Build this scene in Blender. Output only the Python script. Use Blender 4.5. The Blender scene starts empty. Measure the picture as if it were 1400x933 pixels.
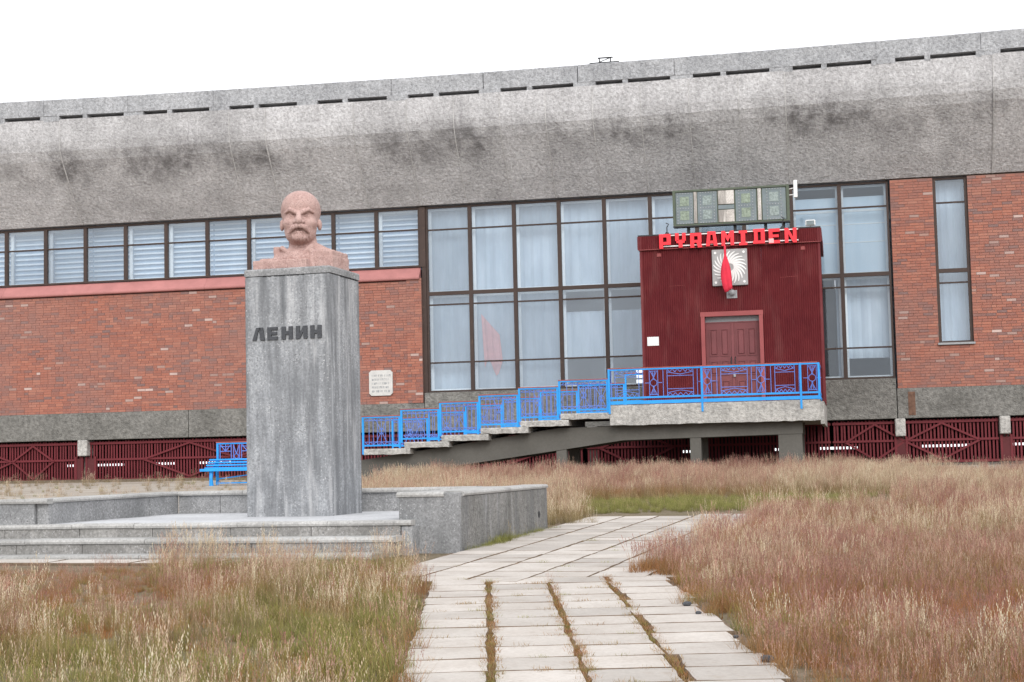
import bpy, bmesh, math, random
import numpy as np
from mathutils import Vector, Matrix

random.seed(7)
RNG = np.random.default_rng(11)
SC = bpy.context.scene
COL = SC.collection

# ------------------------------------------------------------------ camera
EYE = 1.28
PITCH, ROLL, FPX = .0752, -.0225, 2150.0
cam_d = bpy.data.cameras.new('camera')
cam = bpy.data.objects.new('camera', cam_d)
COL.objects.link(cam)
cam_d.sensor_fit = 'HORIZONTAL'
cam_d.sensor_width = 36.0
cam_d.lens = 36.0 * FPX / 1400.0
cam_d.clip_start = .1
cam_d.clip_end = 3000
_cp, _sp, _cr, _sr = math.cos(PITCH), math.sin(PITCH), math.cos(ROLL), math.sin(ROLL)
_fw = Vector((0, _cp, _sp)); _r0 = Vector((1, 0, 0)); _u0 = Vector((0, -_sp, _cp))
_rt = _cr * _r0 + _sr * _u0; _up = -_sr * _r0 + _cr * _u0
cam.matrix_world = Matrix(((_rt.x, _up.x, -_fw.x, 0), (_rt.y, _up.y, -_fw.y, 0), (_rt.z, _up.z, -_fw.z, EYE), (0, 0, 0, 1)))
SC.camera = cam

# ------------------------------------------------------------------ sky, sun, exposure
world = bpy.data.worlds.new('World')
SC.world = world
world.use_nodes = True
wn = world.node_tree
wn.nodes.clear()
w_out = wn.nodes.new('ShaderNodeOutputWorld')
w_bg = wn.nodes.new('ShaderNodeBackground')
w_sky = wn.nodes.new('ShaderNodeTexSky')
w_sky.sky_type = 'NISHITA'
w_sky.sun_disc = False
w_sky.sun_elevation = math.radians(28)
w_sky.sun_rotation = math.radians(171)
w_hsv = wn.nodes.new('ShaderNodeHueSaturation')
w_hsv.inputs['Saturation'].default_value = .25
w_mix = wn.nodes.new('ShaderNodeMix')
w_mix.data_type = 'RGBA'
w_mix.inputs['Factor'].default_value = .96
wn.links.new(w_sky.outputs[0], w_hsv.inputs['Color'])
wn.links.new(w_hsv.outputs[0], w_mix.inputs['A'])
w_mix.inputs['B'].default_value = (11.6, 11.75, 12.1, 1)      # closed cloud cover
wn.links.new(w_mix.outputs['Result'], w_bg.inputs['Color'])
w_bg.inputs['Strength'].default_value = .10
wn.links.new(w_bg.outputs[0], w_out.inputs['Surface'])
sun_d = bpy.data.lights.new('sun', 'SUN')
sun_d.energy = 1.5
sun_d.angle = math.radians(33)
sun_d.color = (1, .97, .93)
sun = bpy.data.objects.new('sun', sun_d)
COL.objects.link(sun)
sun.rotation_euler = Vector((-.12, .875, -.469)).to_track_quat('-Z', 'Y').to_euler()
SC.view_settings.view_transform = 'Standard'
SC.view_settings.look = 'None'
SC.view_settings.exposure = .46
SC.view_settings.gamma = 1
SC.view_settings.use_curve_mapping = False
SC.render.engine = 'CYCLES'
SC.cycles.max_bounces = 8
SC.cycles.transparent_max_bounces = 12
SC.cycles.use_denoising = True


# ------------------------------------------------------------------ helpers: objects
def tag(o, label=None, cat=None, group=None, kind=None):
    if label: o['label'] = label
    if cat: o['category'] = cat
    if group: o['group'] = group
    if kind: o['kind'] = kind
    return o


def empty(name, loc=(0, 0, 0), rz=0, parent=None):
    o = bpy.data.objects.new(name, None)
    o.empty_display_size = .2
    COL.objects.link(o)
    o.location = loc
    o.rotation_euler = (0, 0, rz)
    o.parent = parent
    return o


def link(name, me, parent=None, loc=None, rot=None, scale=None):
    o = bpy.data.objects.new(name, me)
    COL.objects.link(o)
    o.parent = parent
    if loc is not None: o.location = loc
    if rot is not None: o.rotation_euler = rot
    if scale is not None: o.scale = scale
    return o


class MB:
    """collects simple solids into one mesh"""
    def __init__(s):
        s.v = []; s.f = []

    def add(s, vs, fs):
        k = len(s.v)
        s.v += [tuple(p) for p in vs]
        s.f += [tuple(i + k for i in f) for f in fs]
        return s

    def box(s, a, b, ch=0.0):
        x0, y0, z0 = a; x1, y1, z1 = b
        if ch <= 0:
            vs = [(x, y, z) for z in (z0, z1) for y in (y0, y1) for x in (x0, x1)]
            return s.add(vs, [(0, 2, 3, 1), (4, 5, 7, 6), (0, 1, 5, 4), (2, 6, 7, 3), (0, 4, 6, 2), (1, 3, 7, 5)])
        bm = bmesh.new()
        bmesh.ops.create_cube(bm, size=1)
        for v in bm.verts:
            v.co = Vector(((x0 + x1) / 2 + v.co.x * (x1 - x0), (y0 + y1) / 2 + v.co.y * (y1 - y0), (z0 + z1) / 2 + v.co.z * (z1 - z0)))
        bmesh.ops.bevel(bm, geom=bm.edges[:], offset=ch, segments=1, affect='EDGES')
        bm.verts.index_update()
        s.add([v.co[:] for v in bm.verts], [[v.index for v in f.verts] for f in bm.faces])
        bm.free()
        return s

    def prism(s, poly, y0, y1):
        """poly in (x,z), counter-clockwise seen from -y; extruded y0..y1"""
        n = len(poly)
        vs = [(x, y0, z) for x, z in poly] + [(x, y1, z) for x, z in poly]
        fs = [tuple(range(n)), tuple(range(2 * n - 1, n - 1, -1))]
        fs += [(i, i + n, (i + 1) % n + n, (i + 1) % n) for i in range(n)]
        return s.add(vs, fs)

    def tube(s, pts, r, n=6, cap=True):
        pts = [Vector(p) for p in pts]
        rs = r if isinstance(r, (list, tuple)) else [r] * len(pts)
        rings = []
        prev = None
        for i, p in enumerate(pts):
            d = (pts[min(i + 1, len(pts) - 1)] - pts[max(i - 1, 0)]).normalized()
            a = Vector((0, 0, 1)) if abs(d.z) < .9 else Vector((1, 0, 0))
            if prev is not None: a = prev
            b = d.cross(a).normalized()
            a = b.cross(d).normalized()
            prev = a
            rings.append([p + rs[i] * (math.cos(t) * a + math.sin(t) * b) for t in [2 * math.pi * j / n for j in range(n)]])
        vs = [q for r_ in rings for q in r_]
        fs = []
        for i in range(len(rings) - 1):
            for j in range(n):
                fs.append((i * n + j, i * n + (j + 1) % n, (i + 1) * n + (j + 1) % n, (i + 1) * n + j))
        if cap:
            fs.append(tuple(range(n - 1, -1, -1)))
            k = (len(rings) - 1) * n
            fs.append(tuple(range(k, k + n)))
        return s.add(vs, fs)

    def bar(s, p, q, w, h):
        """square bar between two points, w across (horizontal) and h tall"""
        p = Vector(p); q = Vector(q)
        d = (q - p).normalized()
        up = Vector((0, 0, 1)) if abs(d.z) < .95 else Vector((0, 1, 0))
        sd = d.cross(up).normalized(); up = sd.cross(d).normalized()
        vs = [c + sd * (a * w / 2) + up * (b * h / 2) for c in (p, q) for a, b in ((-1, -1), (1, -1), (1, 1), (-1, 1))]
        return s.add(vs, [(0, 1, 2, 3), (7, 6, 5, 4), (0, 4, 5, 1), (1, 5, 6, 2), (2, 6, 7, 3), (3, 7, 4, 0)])

    def mesh(s, name, mat, smooth=False):
        me = bpy.data.meshes.new(name)
        me.from_pydata(s.v, [], s.f)
        bm = bmesh.new(); bm.from_mesh(me)
        bmesh.ops.recalc_face_normals(bm, faces=bm.faces[:])
        bm.to_mesh(me); bm.free()
        if mat is not None: me.materials.append(mat)
        if smooth:
            me.polygons.foreach_set('use_smooth', [True] * len(me.polygons))
        me.update()
        return me

    def build(s, name, mat, parent=None, smooth=False, loc=None, rot=None):
        return link(name, s.mesh(name, mat, smooth), parent, loc, rot)


def jitter(mb, amt, seed=0):
    r = random.Random(seed)
    mb.v = [(x + r.uniform(-amt, amt), y + r.uniform(-amt, amt), z + r.uniform(-amt, amt)) for x, y, z in mb.v]
    return mb


# ------------------------------------------------------------------ helpers: materials
class NT:
    def __init__(s, name):
        s.m = bpy.data.materials.new(name)
        s.m.use_nodes = True
        s.t = s.m.node_tree
        s.t.nodes.clear()
        s.out = s.n('ShaderNodeOutputMaterial')
        s.b = s.n('ShaderNodeBsdfPrincipled')
        s.t.links.new(s.b.outputs[0], s.out.inputs[0])
        s.b.inputs['Specular IOR Level'].default_value = .25
        s.geo = s.n('ShaderNodeNewGeometry')
        s.pos = s.geo.outputs['Position']

    def n(s, typ, **kw):
        nd = s.t.nodes.new(typ)
        for k, v in kw.items(): setattr(nd, k, v)
        return nd

    def put(s, inp, v):
        if hasattr(v, 'is_linked') or isinstance(v, bpy.types.NodeSocket): s.t.links.new(v, inp)
        elif isinstance(v, (tuple, list)) and len(v) == 3 and inp.type == 'RGBA': inp.default_value = (*v, 1)
        else: inp.default_value = v

    def vmul(s, vec, xyz):
        nd = s.n('ShaderNodeVectorMath', operation='MULTIPLY')
        s.put(nd.inputs[0], vec); nd.inputs[1].default_value = xyz
        return nd.outputs[0]

    def noise(s, scale, detail=4, rough=.6, vec=None, stretch=None, dist=0):
        vec = vec or s.pos
        if stretch: vec = s.vmul(vec, stretch)
        nd = s.n('ShaderNodeTexNoise')
        s.put(nd.inputs['Vector'], vec)
        nd.inputs['Scale'].default_value = scale; nd.inputs['Detail'].default_value = detail
        nd.inputs['Roughness'].default_value = rough; nd.inputs['Distortion'].default_value = dist
        return nd.outputs[0]

    def voro(s, scale, feature='F1', out='Distance', vec=None, rnd=1.0):
        nd = s.n('ShaderNodeTexVoronoi', feature=feature)
        s.put(nd.inputs['Vector'], vec or s.pos)
        nd.inputs['Scale'].default_value = scale; nd.inputs['Randomness'].default_value = rnd
        return nd.outputs[out]

    def ramp(s, fac, *stops, interp='LINEAR'):
        nd = s.n('ShaderNodeValToRGB')
        nd.color_ramp.interpolation = interp
        el = nd.color_ramp.elements
        while len(el) < len(stops): el.new(.5)
        for e, (p, c) in zip(el, stops):
            e.position = p
            e.color = (c, c, c, 1) if isinstance(c, (int, float)) else (*c, 1)
        s.put(nd.inputs[0], fac)
        return nd.outputs[0]

    def mix(s, fac, a, b, mode='MIX'):
        nd = s.n('ShaderNodeMix', data_type='RGBA', blend_type=mode)
        s.put(nd.inputs['Factor'], fac)
        for k, v in (('A', a), ('B', b)):
            i = [q for q in nd.inputs if q.name == k and q.type == 'RGBA'][0]
            if isinstance(v, (int, float)): v = (v, v, v)
            s.put(i, v)
        return [q for q in nd.outputs if q.type == 'RGBA'][0]

    def math(s, op, a, b=0.0, c=None, clamp=False):
        nd = s.n('ShaderNodeMath', operation=op, use_clamp=clamp)
        s.put(nd.inputs[0], a); s.put(nd.inputs[1], b)
        if c is not None: s.put(nd.inputs[2], c)
        return nd.outputs[0]

    def xyz(s, vec=None):
        nd = s.n('ShaderNodeSeparateXYZ')
        s.put(nd.inputs[0], vec or s.pos)
        return nd.outputs

    def attr(s, name, typ='GEOMETRY', out='Fac'):
        nd = s.n('ShaderNodeAttribute', attribute_name=name, attribute_type=typ)
        return nd.outputs[out]

    def rand(s): return s.n('ShaderNodeObjectInfo').outputs['Random']

    def bump(s, h, strength=.5, dist=.02):
        nd = s.n('ShaderNodeBump')
        nd.inputs['Strength'].default_value = strength; nd.inputs['Distance'].default_value = dist
        s.put(nd.inputs['Height'], h)
        s.t.links.new(nd.outputs[0], s.b.inputs['Normal'])

    def done(s, color, rough=.85):
        s.put(s.b.inputs['Base Color'], color); s.put(s.b.inputs['Roughness'], rough)
        return s.m


def tint_rand(t, col, amt):
    r = t.rand()
    k = t.math('MULTIPLY_ADD', r, 2 * amt, 1 - amt)
    return t.mix(1.0, col, t.mix(0.0, k, k), 'MULTIPLY')


def mat_concrete(name, dark, light, grain=22, bump=.7, bd=.02, streak=.35, speck=0, rnd=.05, stain=None, drip=0, oc=.62):
    t = NT(name)
    a = t.noise(1.1, 5, .65)
    b = t.noise(grain, 4, .7)
    c = t.mix(t.ramp(a, (.32, 0), (.68, 1)), dark, light)
    c = t.mix(oc, c, t.ramp(b, (.28, .16), (.5, .5), (.72, .82)), 'OVERLAY')
    st = t.noise(1.0, 4, .6, stretch=(5, 5, .45))
    c = t.mix(t.math('MULTIPLY', t.ramp(st, (.5, 0), (.72, 1)), streak), c, tuple(.55 * q for q in dark))
    st2 = t.noise(1.3, 3, .6, stretch=(7, 7, .35))
    c = t.mix(t.math('MULTIPLY', t.ramp(st2, (.58, 0), (.75, 1)), streak * .8), c, tuple(min(1, 1.22 * q) for q in light))
    if speck:
        wv = t.n('ShaderNodeVectorMath', operation='ADD'); t.put(wv.inputs[0], t.pos); nz = t.n('ShaderNodeTexNoise'); nz.inputs['Scale'].default_value = 60; t.put(nz.inputs['Vector'], t.pos); t.put(wv.inputs[1], t.vmul(nz.outputs[1], (.03, .03, .03)))
        d = t.voro(speck, out='Distance', vec=wv.outputs[0])
        cc = t.voro(speck, out='Color', vec=wv.outputs[0])
        sel = t.math('GREATER_THAN', t.xyz(cc)[0], .74)
        sel2 = t.math('LESS_THAN', t.xyz(cc)[1], .24)
        inside = t.ramp(d, (.22, 1), (.5, 0))
        blot = t.ramp(t.noise(3.4, 5, .7, stretch=(1, 1, .7)), (.42, 0), (.62, 1))
        c = t.mix(t.math('MULTIPLY', blot, .45), c, tuple(.62 * q for q in dark))
        patch = t.ramp(t.noise(2.2, 3), (.4, .25), (.62, 1))
        c = t.mix(t.math('MULTIPLY', t.math('MULTIPLY', sel, inside), t.math('MULTIPLY', patch, .75)), c, (.58, .58, .59))
        c = t.mix(t.math('MULTIPLY', t.math('MULTIPLY', sel2, inside), t.math('MULTIPLY', patch, .75)), c, (.10, .10, .105))
    if drip:
        dn = t.noise(1.0, 5, .65, stretch=(5.5, 5.5, .55), dist=.3)
        c = t.mix(t.math('MULTIPLY', t.ramp(dn, (.44, 0), (.62, 1)), drip), c, (.125, .13, .138))
        dn = t.noise(1.0, 5, .65, stretch=(9, 9, .7), dist=.2)
        c = t.mix(t.math('MULTIPLY', t.ramp(dn, (.56, 0), (.7, 1)), drip * .7), c, (.5, .5, .51))
    if stain:
        z = t.xyz()[2]
        zc, zw = stain
        g = t.math('DIVIDE', t.math('SUBTRACT', z, zc), zw)
        g = t.math('POWER', 2.718, t.math('MULTIPLY', t.math('MULTIPLY', g, g), -1.0))
        big = t.ramp(t.noise(.55, 3, .6, stretch=(1, 1, .4)), (.43, 0), (.6, 1))
        fin = t.ramp(t.noise(2.6, 5, .7, stretch=(1, 1, .8)), (.35, .1), (.62, 1))
        k = t.math('MULTIPLY', t.math('MULTIPLY', g, big), fin)
        c = t.mix(t.math('MULTIPLY', k, .8), c, (.075, .07, .07))
        g2 = t.ramp(t.noise(.8, 4, .65, stretch=(1, 1, .7)), (.45, 0), (.75, .45))
        c = t.mix(g2, c, (.2, .195, .195))
    if rnd: c = tint_rand(t, c, rnd)
    h = t.math('ADD', b, t.math('MULTIPLY', t.noise(grain * 2.6, 3, .6), .5))
    t.bump(h, bump, bd)
    return t.done(c, .92)


def mat_paint(name, col, worn=(.3, .28, .26), wear=.25, rough=.55, spec=.3, grain=14):
    t = NT(name)
    a = t.noise(grain, 4, .65); b = t.noise(2.2, 4, .6)
    c = t.mix(t.ramp(b, (.3, 0), (.7, 1)), tuple(q * .86 for q in col), tuple(min(1, q * 1.1) for q in col))
    c = t.mix(t.math('MULTIPLY', t.ramp(a, (.62, 0), (.72, 1)), wear), c, worn)
    c = tint_rand(t, c, .05)
    t.bump(a, .15, .004)
    t.b.inputs['Specular IOR Level'].default_value = spec
    return t.done(c, rough)


def mat_plain(name, col, rough=.8, var=.12, scale=6):
    t = NT(name)
    c = t.mix(t.ramp(t.noise(scale, 4, .6), (.3, 0), (.7, 1)), tuple(q * (1 - var) for q in col), tuple(min(1, q * (1 + var)) for q in col))
    return t.done(c, rough)


M = {}
M['eave'] = mat_concrete('rough_cast_concrete', (.45, .44, .445), (.56, .55, .555), grain=13, bump=1.0, bd=.05, streak=.22, stain=(10.45, .55), rnd=.045)
M['joint'] = mat_concrete('joint_mortar', (.43, .42, .415), (.50, .49, .485), grain=18, bump=.5, bd=.02, streak=.5, rnd=.05)
M['parapet'] = mat_concrete('parapet_concrete', (.32, .325, .34), (.44, .445, .46), grain=13, bump=1.0, bd=.05, streak=.3, rnd=.05)
M['band'] = mat_concrete('plinth_roughcast', (.155, .15, .138), (.235, .228, .212), grain=10, bump=1.0, bd=.06, streak=.15)
M['slab'] = mat_concrete('stair_concrete', (.32, .31, .295), (.47, .455, .43), grain=12, bump=.9, bd=.04, streak=.35)
M['beam'] = mat_concrete('beam_concrete', (.105, .100, .090), (.13, .124, .112), grain=20, bump=.2, bd=.01, streak=.10, oc=.15)  # base tone lowered to carry the shade under the landing
M['pedestal'] = mat_concrete('pedestal_concrete', (.25, .26, .275), (.39, .40, .415), grain=38, bump=.5, bd=.008, streak=1.0, speck=46, rnd=0, drip=.75)
M['podium'] = mat_concrete('podium_concrete', (.215, .22, .225), (.34, .34, .345), grain=40, bump=.5, bd=.008, streak=.2, speck=48, rnd=.1)
M['podium_rough'] = mat_concrete('podium_roughcast', (.15, .147, .138), (.26, .255, .245), grain=22, bump=1.0, bd=.03, streak=.5, drip=.5)
M['riser'] = mat_concrete('riser_concrete', (.20, .195, .185), (.33, .32, .31), grain=34, bump=.5, bd=.008, streak=.35, speck=50, rnd=.08)
M['nosing'] = mat_concrete('smooth_cap_concrete', (.30, .295, .285), (.42, .415, .405), grain=40, bump=.3, bd=.006, streak=.35, rnd=.09, oc=.5)
M['floor'] = mat_concrete('platform_terrazzo', (.40, .405, .42), (.50, .505, .52), grain=30, bump=.2, bd=.004, streak=.0, rnd=.07, oc=.3)
M['wood'] = mat_paint('brown_frame_wood', (.055, .036, .03), (.14, .09, .06), .6, .6, grain=9)
M['white_wood'] = mat_plain('white_window_wood', (.74, .78, .80), .6, .06)
M['sill'] = mat_paint('sill_paint', (.42, .18, .17), (.35, .2, .19), .25, .6)
M['blue'] = mat_paint('blue_rail_paint', (.025, .30, .74), (.05, .16, .4), .2, .45)
M['wire'] = mat_paint('blue_wire_paint', (.13, .23, .62), (.05, .1, .3), .2, .5)
M['handrail'] = mat_paint('handrail_red', (.33, .085, .07), (.2, .1, .1), .3, .6)
M['fence'] = mat_paint('fence_red', (.135, .020, .026), (.07, .02, .02), .35, .7)
M['fence_board'] = mat_paint('fence_board_red', (.10, .022, .025), (.12, .06, .05), .35, .75)
M['letter'] = mat_paint('sign_red', (.86, .035, .05), (.8, .12, .12), .15, .5)
M['frame_red'] = mat_paint('door_frame_red', (.27, .065, .065), (.2, .07, .06), .25, .6)
M['door'] = mat_paint('door_red', (.165, .048, .052), (.1, .04, .04), .25, .55)
M['steel'] = mat_plain('grey_steel', (.3, .31, .32), .5, .15, 20)
M['dark'] = mat_plain('dark_metal', (.03, .03, .032), .6, .2, 20)
M['letter_dark'] = mat_plain('pedestal_letter_dark', (.065, .068, .075), .8, .25, 40)
M['white'] = mat_plain('white_paint', (.75, .75, .74), .6, .05)
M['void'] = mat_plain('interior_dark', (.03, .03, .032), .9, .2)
M['room'] = mat_plain('interior_plaster', (.62, .66, .70), .85, .05, .8)
M['pink'] = mat_plain('pink_cloth', (.72, .36, .36), .9, .1)


def mk_corrugated():
    t = NT('corrugated_red')
    b = t.noise(1.6, 5, .65); a = t.noise(26, 3, .6, stretch=(1, 1, .25))
    c = t.mix(t.ramp(b, (.35, 0), (.7, 1)), (.108, .014, .018), (.155, .025, .028))
    c = t.mix(t.math('MULTIPLY', t.ramp(a, (.6, 0), (.75, 1)), .3), c, (.25, .09, .085))
    z = t.xyz()[2]
    c = t.mix(t.math('MULTIPLY', t.ramp(t.noise(1.0, 4, .6, stretch=(3, 3, .6)), (.55, 0), (.8, 1)), .3), c, (.27, .12, .11))
    return t.done(c, .6)


M['corr'] = mk_corrugated()


def mk_brick(mortar=False):
    t = NT('brick_mortar' if mortar else 'brick')
    if mortar:
        c = t.mix(t.ramp(t.noise(1.5, 4), (.35, 0), (.65, 1)), (.20, .115, .095), (.30, .185, .155))
        return t.done(c, .95)
    k = t.attr('tone')
    c = t.ramp(k, (0, (.18, .115, .11)), (.16, (.25, .11, .088)), (.38, (.305, .112, .078)), (.62, (.35, .13, .088)), (.85, (.40, .165, .112)), (.95, (.34, .23, .20)), (1, (.55, .42, .38)))
    big = t.noise(.5, 4, .6)
    c = t.mix(t.math('MULTIPLY', t.ramp(big, (.42, 0), (.68, 1)), .55), c, (.235, .145, .13))
    c = t.mix(t.math('MULTIPLY', t.ramp(t.noise(30, 3, .6), (.4, 0), (.7, 1)), .25), c, (.45, .28, .24))
    t.bump(t.noise(60, 3), .4, .006)
    return t.done(c, .9)


M['brick'] = mk_brick(); M['mortar'] = mk_brick(True)


def mk_glass(name, tint, gloss, dirt, dirtcol):
    t = NT(name)
    tr = t.n('ShaderNodeBsdfTransparent'); tr.inputs[0].default_value = (*tint, 1)
    gl = t.n('ShaderNodeBsdfGlossy'); gl.inputs['Color'].default_value = (.85, .92, 1, 1); gl.inputs['Roughness'].default_value = .04
    df = t.n('ShaderNodeBsdfDiffuse'); df.inputs[0].default_value = (*dirtcol, 1)
    m1 = t.n('ShaderNodeMixShader'); m2 = t.n('ShaderNodeMixShader')
    d = t.math('MULTIPLY', t.ramp(t.noise(1.1, 5, .65), (.3, .35), (.7, 1)), dirt)
    t.put(m1.inputs[0], d); t.t.links.new(tr.outputs[0], m1.inputs[1]); t.t.links.new(df.outputs[0], m1.inputs[2])
    lw = t.n('ShaderNodeFresnel'); lw.inputs[0].default_value = 1.6
    t.put(m2.inputs[0], t.math('ADD', t.math('MULTIPLY', lw.outputs[0], 1.0), gloss, clamp=True))
    t.t.links.new(m1.outputs[0], m2.inputs[1]); t.t.links.new(gl.outputs[0], m2.inputs[2])
    t.t.links.new(m2.outputs[0], t.out.inputs[0])
    return t.m


M['glass'] = mk_glass('window_glass', (.88, .93, .97), .08, .14, (.50, .57, .64))
M['glass_clear'] = mk_glass('clear_window_glass', (.9, .94, .97), .03, .04, (.5, .56, .6))


def mk_curtain(name, a, b):
    t = NT(name)
    n1 = t.noise(.9, 4, .6, stretch=(1.6, 1.6, .5)); n2 = t.noise(5, 2, .5, stretch=(1, 1, .06))
    c = t.mix(t.ramp(n1, (.3, 0), (.7, 1)), a, b)
    c = t.mix(.25, c, t.ramp(n2, (.3, .35), (.7, .65)), 'OVERLAY')
    return t.done(c, .9)


M['curtain'] = mk_curtain('pale_curtain', (.33, .40, .47), (.52, .59, .66))
M['infill'] = mk_curtain('pale_sky_panel', (.55, .68, .78), (.64, .76, .85))  # pale sky colour standing in for daylight seen through the upper panes
M['backing'] = mk_curtain('ribbon_backing', (.33, .45, .58), (.45, .57, .69))
M['slat_white'] = mat_plain('blind_white', (.78, .84, .90), .6, .05)


def mk_granite():
    t = NT('pink_granite')
    a = t.noise(90, 3, .7); b = t.noise(7, 4, .6); d = t.voro(110, out='Color')
    c = t.mix(t.ramp(b, (.35, 0), (.65, 1)), (.38, .245, .22), (.46, .315, .285))
    c = t.mix(.4, c, t.ramp(a, (.3, .35), (.7, .65)), 'OVERLAY')
    s = t.math('GREATER_THAN', t.xyz(d)[0], .86)
    c = t.mix(t.math('MULTIPLY', s, .5), c, (.16, .10, .10))
    s = t.math('LESS_THAN', t.xyz(d)[1], .08)
    c = t.mix(t.math('MULTIPLY', s, .2), c, (.75, .6, .56))
    t.bump(a, .25, .004)
    return t.done(c, .75)


M['granite'] = mk_granite()


def mk_slabpath():
    t = NT('pale_paving_slab')
    a = t.noise(3.0, 5, .65); b = t.noise(40, 3, .6)
    c = t.mix(t.ramp(a, (.3, 0), (.7, 1)), (.36, .322, .288), (.475, .442, .41))
    c = t.mix(.35, c, t.ramp(b, (.3, .38), (.7, .62)), 'OVERLAY')
    c = tint_rand(t, c, .15)
    c = t.mix(t.math('MULTIPLY', t.ramp(t.noise(6, 5, .7), (.54, 0), (.72, 1)), .6), c, (.27, .22, .18))
    t.bump(t.math('ADD', a, t.math('MULTIPLY', b, .4)), .35, .012)
    return t.done(c, .92)


M['paving'] = mk_slabpath()


def mk_ground():
    t = NT('soil_ground')
    a = t.noise(.7, 5, .65); b = t.noise(9, 5, .7); c2 = t.noise(40, 4, .7)
    c = t.mix(t.ramp(a, (.35, 0), (.65, 1)), (.19, .155, .10), (.27, .21, .155))
    c = t.mix(t.ramp(b, (.35, 0), (.7, .8)), c, (.12, .10, .055))
    c = t.mix(.5, c, t.ramp(c2, (.3, .25), (.7, .75)), 'OVERLAY')
    t.bump(t.math('ADD', b, c2), .8, .04)
    return t.done(c, .97)


M['ground'] = mk_ground()


def mk_pave():
    t = NT('old_pavement')
    a = t.noise(.9, 5, .65, stretch=(.5, 2, 1)); b = t.noise(18, 4, .7)
    c = t.mix(t.ramp(a, (.35, 0), (.65, 1)), (.27, .23, .19), (.42, .38, .33))
    c = t.mix(.5, c, t.ramp(b, (.3, .3), (.7, .7)), 'OVERLAY')
    t.bump(b, .5, .02)
    return t.done(c, .95)


M['pave'] = mk_pave()


def mk_grass(name, base, tip, heads, redness):
    t = NT(name)
    col = t.n('ShaderNodeVertexColor'); col.layer_name = 'gc'
    ch = t.n('ShaderNodeSeparateColor'); t.t.links.new(col.outputs[0], ch.inputs[0])
    tint = t.attr('tint', 'INSTANCER')
    r = t.rand()
    leaf = t.mix(ch.outputs[0], base, tip)
    leaf = t.mix(t.math('MULTIPLY', ch.outputs[2], .6), leaf, (.30, .24, .12))
    leaf = t.mix(t.math('MULTIPLY', t.math('MULTIPLY', tint, tint, clamp=True), redness), leaf, (.36, .155, .055))
    hd = t.ramp(t.math('ADD', t.math('MULTIPLY', tint, .6), t.math('MULTIPLY', ch.outputs[2], .4)), *heads)
    c = t.mix(ch.outputs[1], leaf, hd)
    c = t.mix(.6, c, t.mix(r, .33, .67), 'OVERLAY')
    c = t.mix(.7, c, t.mix(t.math('FRACT', t.math('MULTIPLY', ch.outputs[2], 7.31)), .3, .74), 'OVERLAY')
    t.put(t.b.inputs['Base Color'], c)
    t.b.inputs['Roughness'].default_value = .8
    t.b.inputs['Specular IOR Level'].default_value = .1
    tl = t.n('ShaderNodeBsdfTranslucent'); t.put(tl.inputs[0], c)
    mx = t.n('ShaderNodeMixShader'); mx.inputs[0].default_value = .4
    t.t.links.new(t.b.outputs[0], mx.inputs[1]); t.t.links.new(tl.outputs[0], mx.inputs[2])
    t.t.links.new(mx.outputs[0], t.out.inputs[0])
    return t.m


M['grass_straw'] = mk_grass('flowering_grass', (.13, .11, .045), (.34, .25, .13),
                            ((0, (.66, .58, .42)), (.25, (.60, .49, .35)), (.42, (.46, .33, .245)), (.66, (.355, .185, .15)), (1, (.21, .095, .092))), 1.0)
M['grass_green'] = mk_grass('green_grass', (.10, .115, .03), (.30, .33, .09), ((0, (.42, .38, .2)), (1, (.4, .25, .16))), .25)

# ------------------------------------------------------------------ frames of the place
TF, TP = -.2075, -.273
FO = Vector((0, 45.7, 0))            # facade origin: local x along the wall, local -y towards the viewer
PO = Vector((-.579, 16.386, 0))      # monument origin: front right corner of the podium


def gz(y): return .0197 * min(y, 60)


# ------------------------------------------------------------------ ground
g = MB()
xs = [-500, -60, -20, -8, -3, 3, 8, 20, 60, 500]
ys = [-120, -20, 0, 6, 10, 14, 18, 22, 28, 36, 46, 60, 120, 800]
for y in ys:
    for x in xs: g.v.append((x, y, gz(y) if y > -20 else gz(-20)))
nx = len(xs)
for j in range(len(ys) - 1):
    for i in range(nx - 1):
        g.f.append((j * nx + i, j * nx + i + 1, (j + 1) * nx + i + 1, (j + 1) * nx + i))
tag(g.build('ground', M['ground']), kind='structure')


def sheet(name, pts, mat, dz):
    mb = MB()
    mb.add([(x, y, gz(y) + dz) for x, y in pts], [tuple(range(len(pts)))])
    return tag(mb.build(name, mat), kind='structure')


# paved yard between the monument and the hall, concrete apron by the right hand wall
sheet('pavement', [(-30, 22.5), (-5.3, 20.9), (-4.3, 27), (-5.5, 43.8), (-30, 48.6)], M['pave'], .006)
sheet('apron', [(9.2, 39.6), (25, 36.3), (26.5, 40), (10.6, 43.4)], M['pave'], .006)
# ------------------------------------------------------------------ hall building
hall = empty('hall_building', FO, TF)
tag(hall, 'long brick and glass hall under a sloping rough concrete eave', 'building')
U0, U1 = -30.0, 26.0
WT = 8.82                                         # window head


def sag(u): return .13 * ((u - 1.5) / 15.0) ** 2


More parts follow.
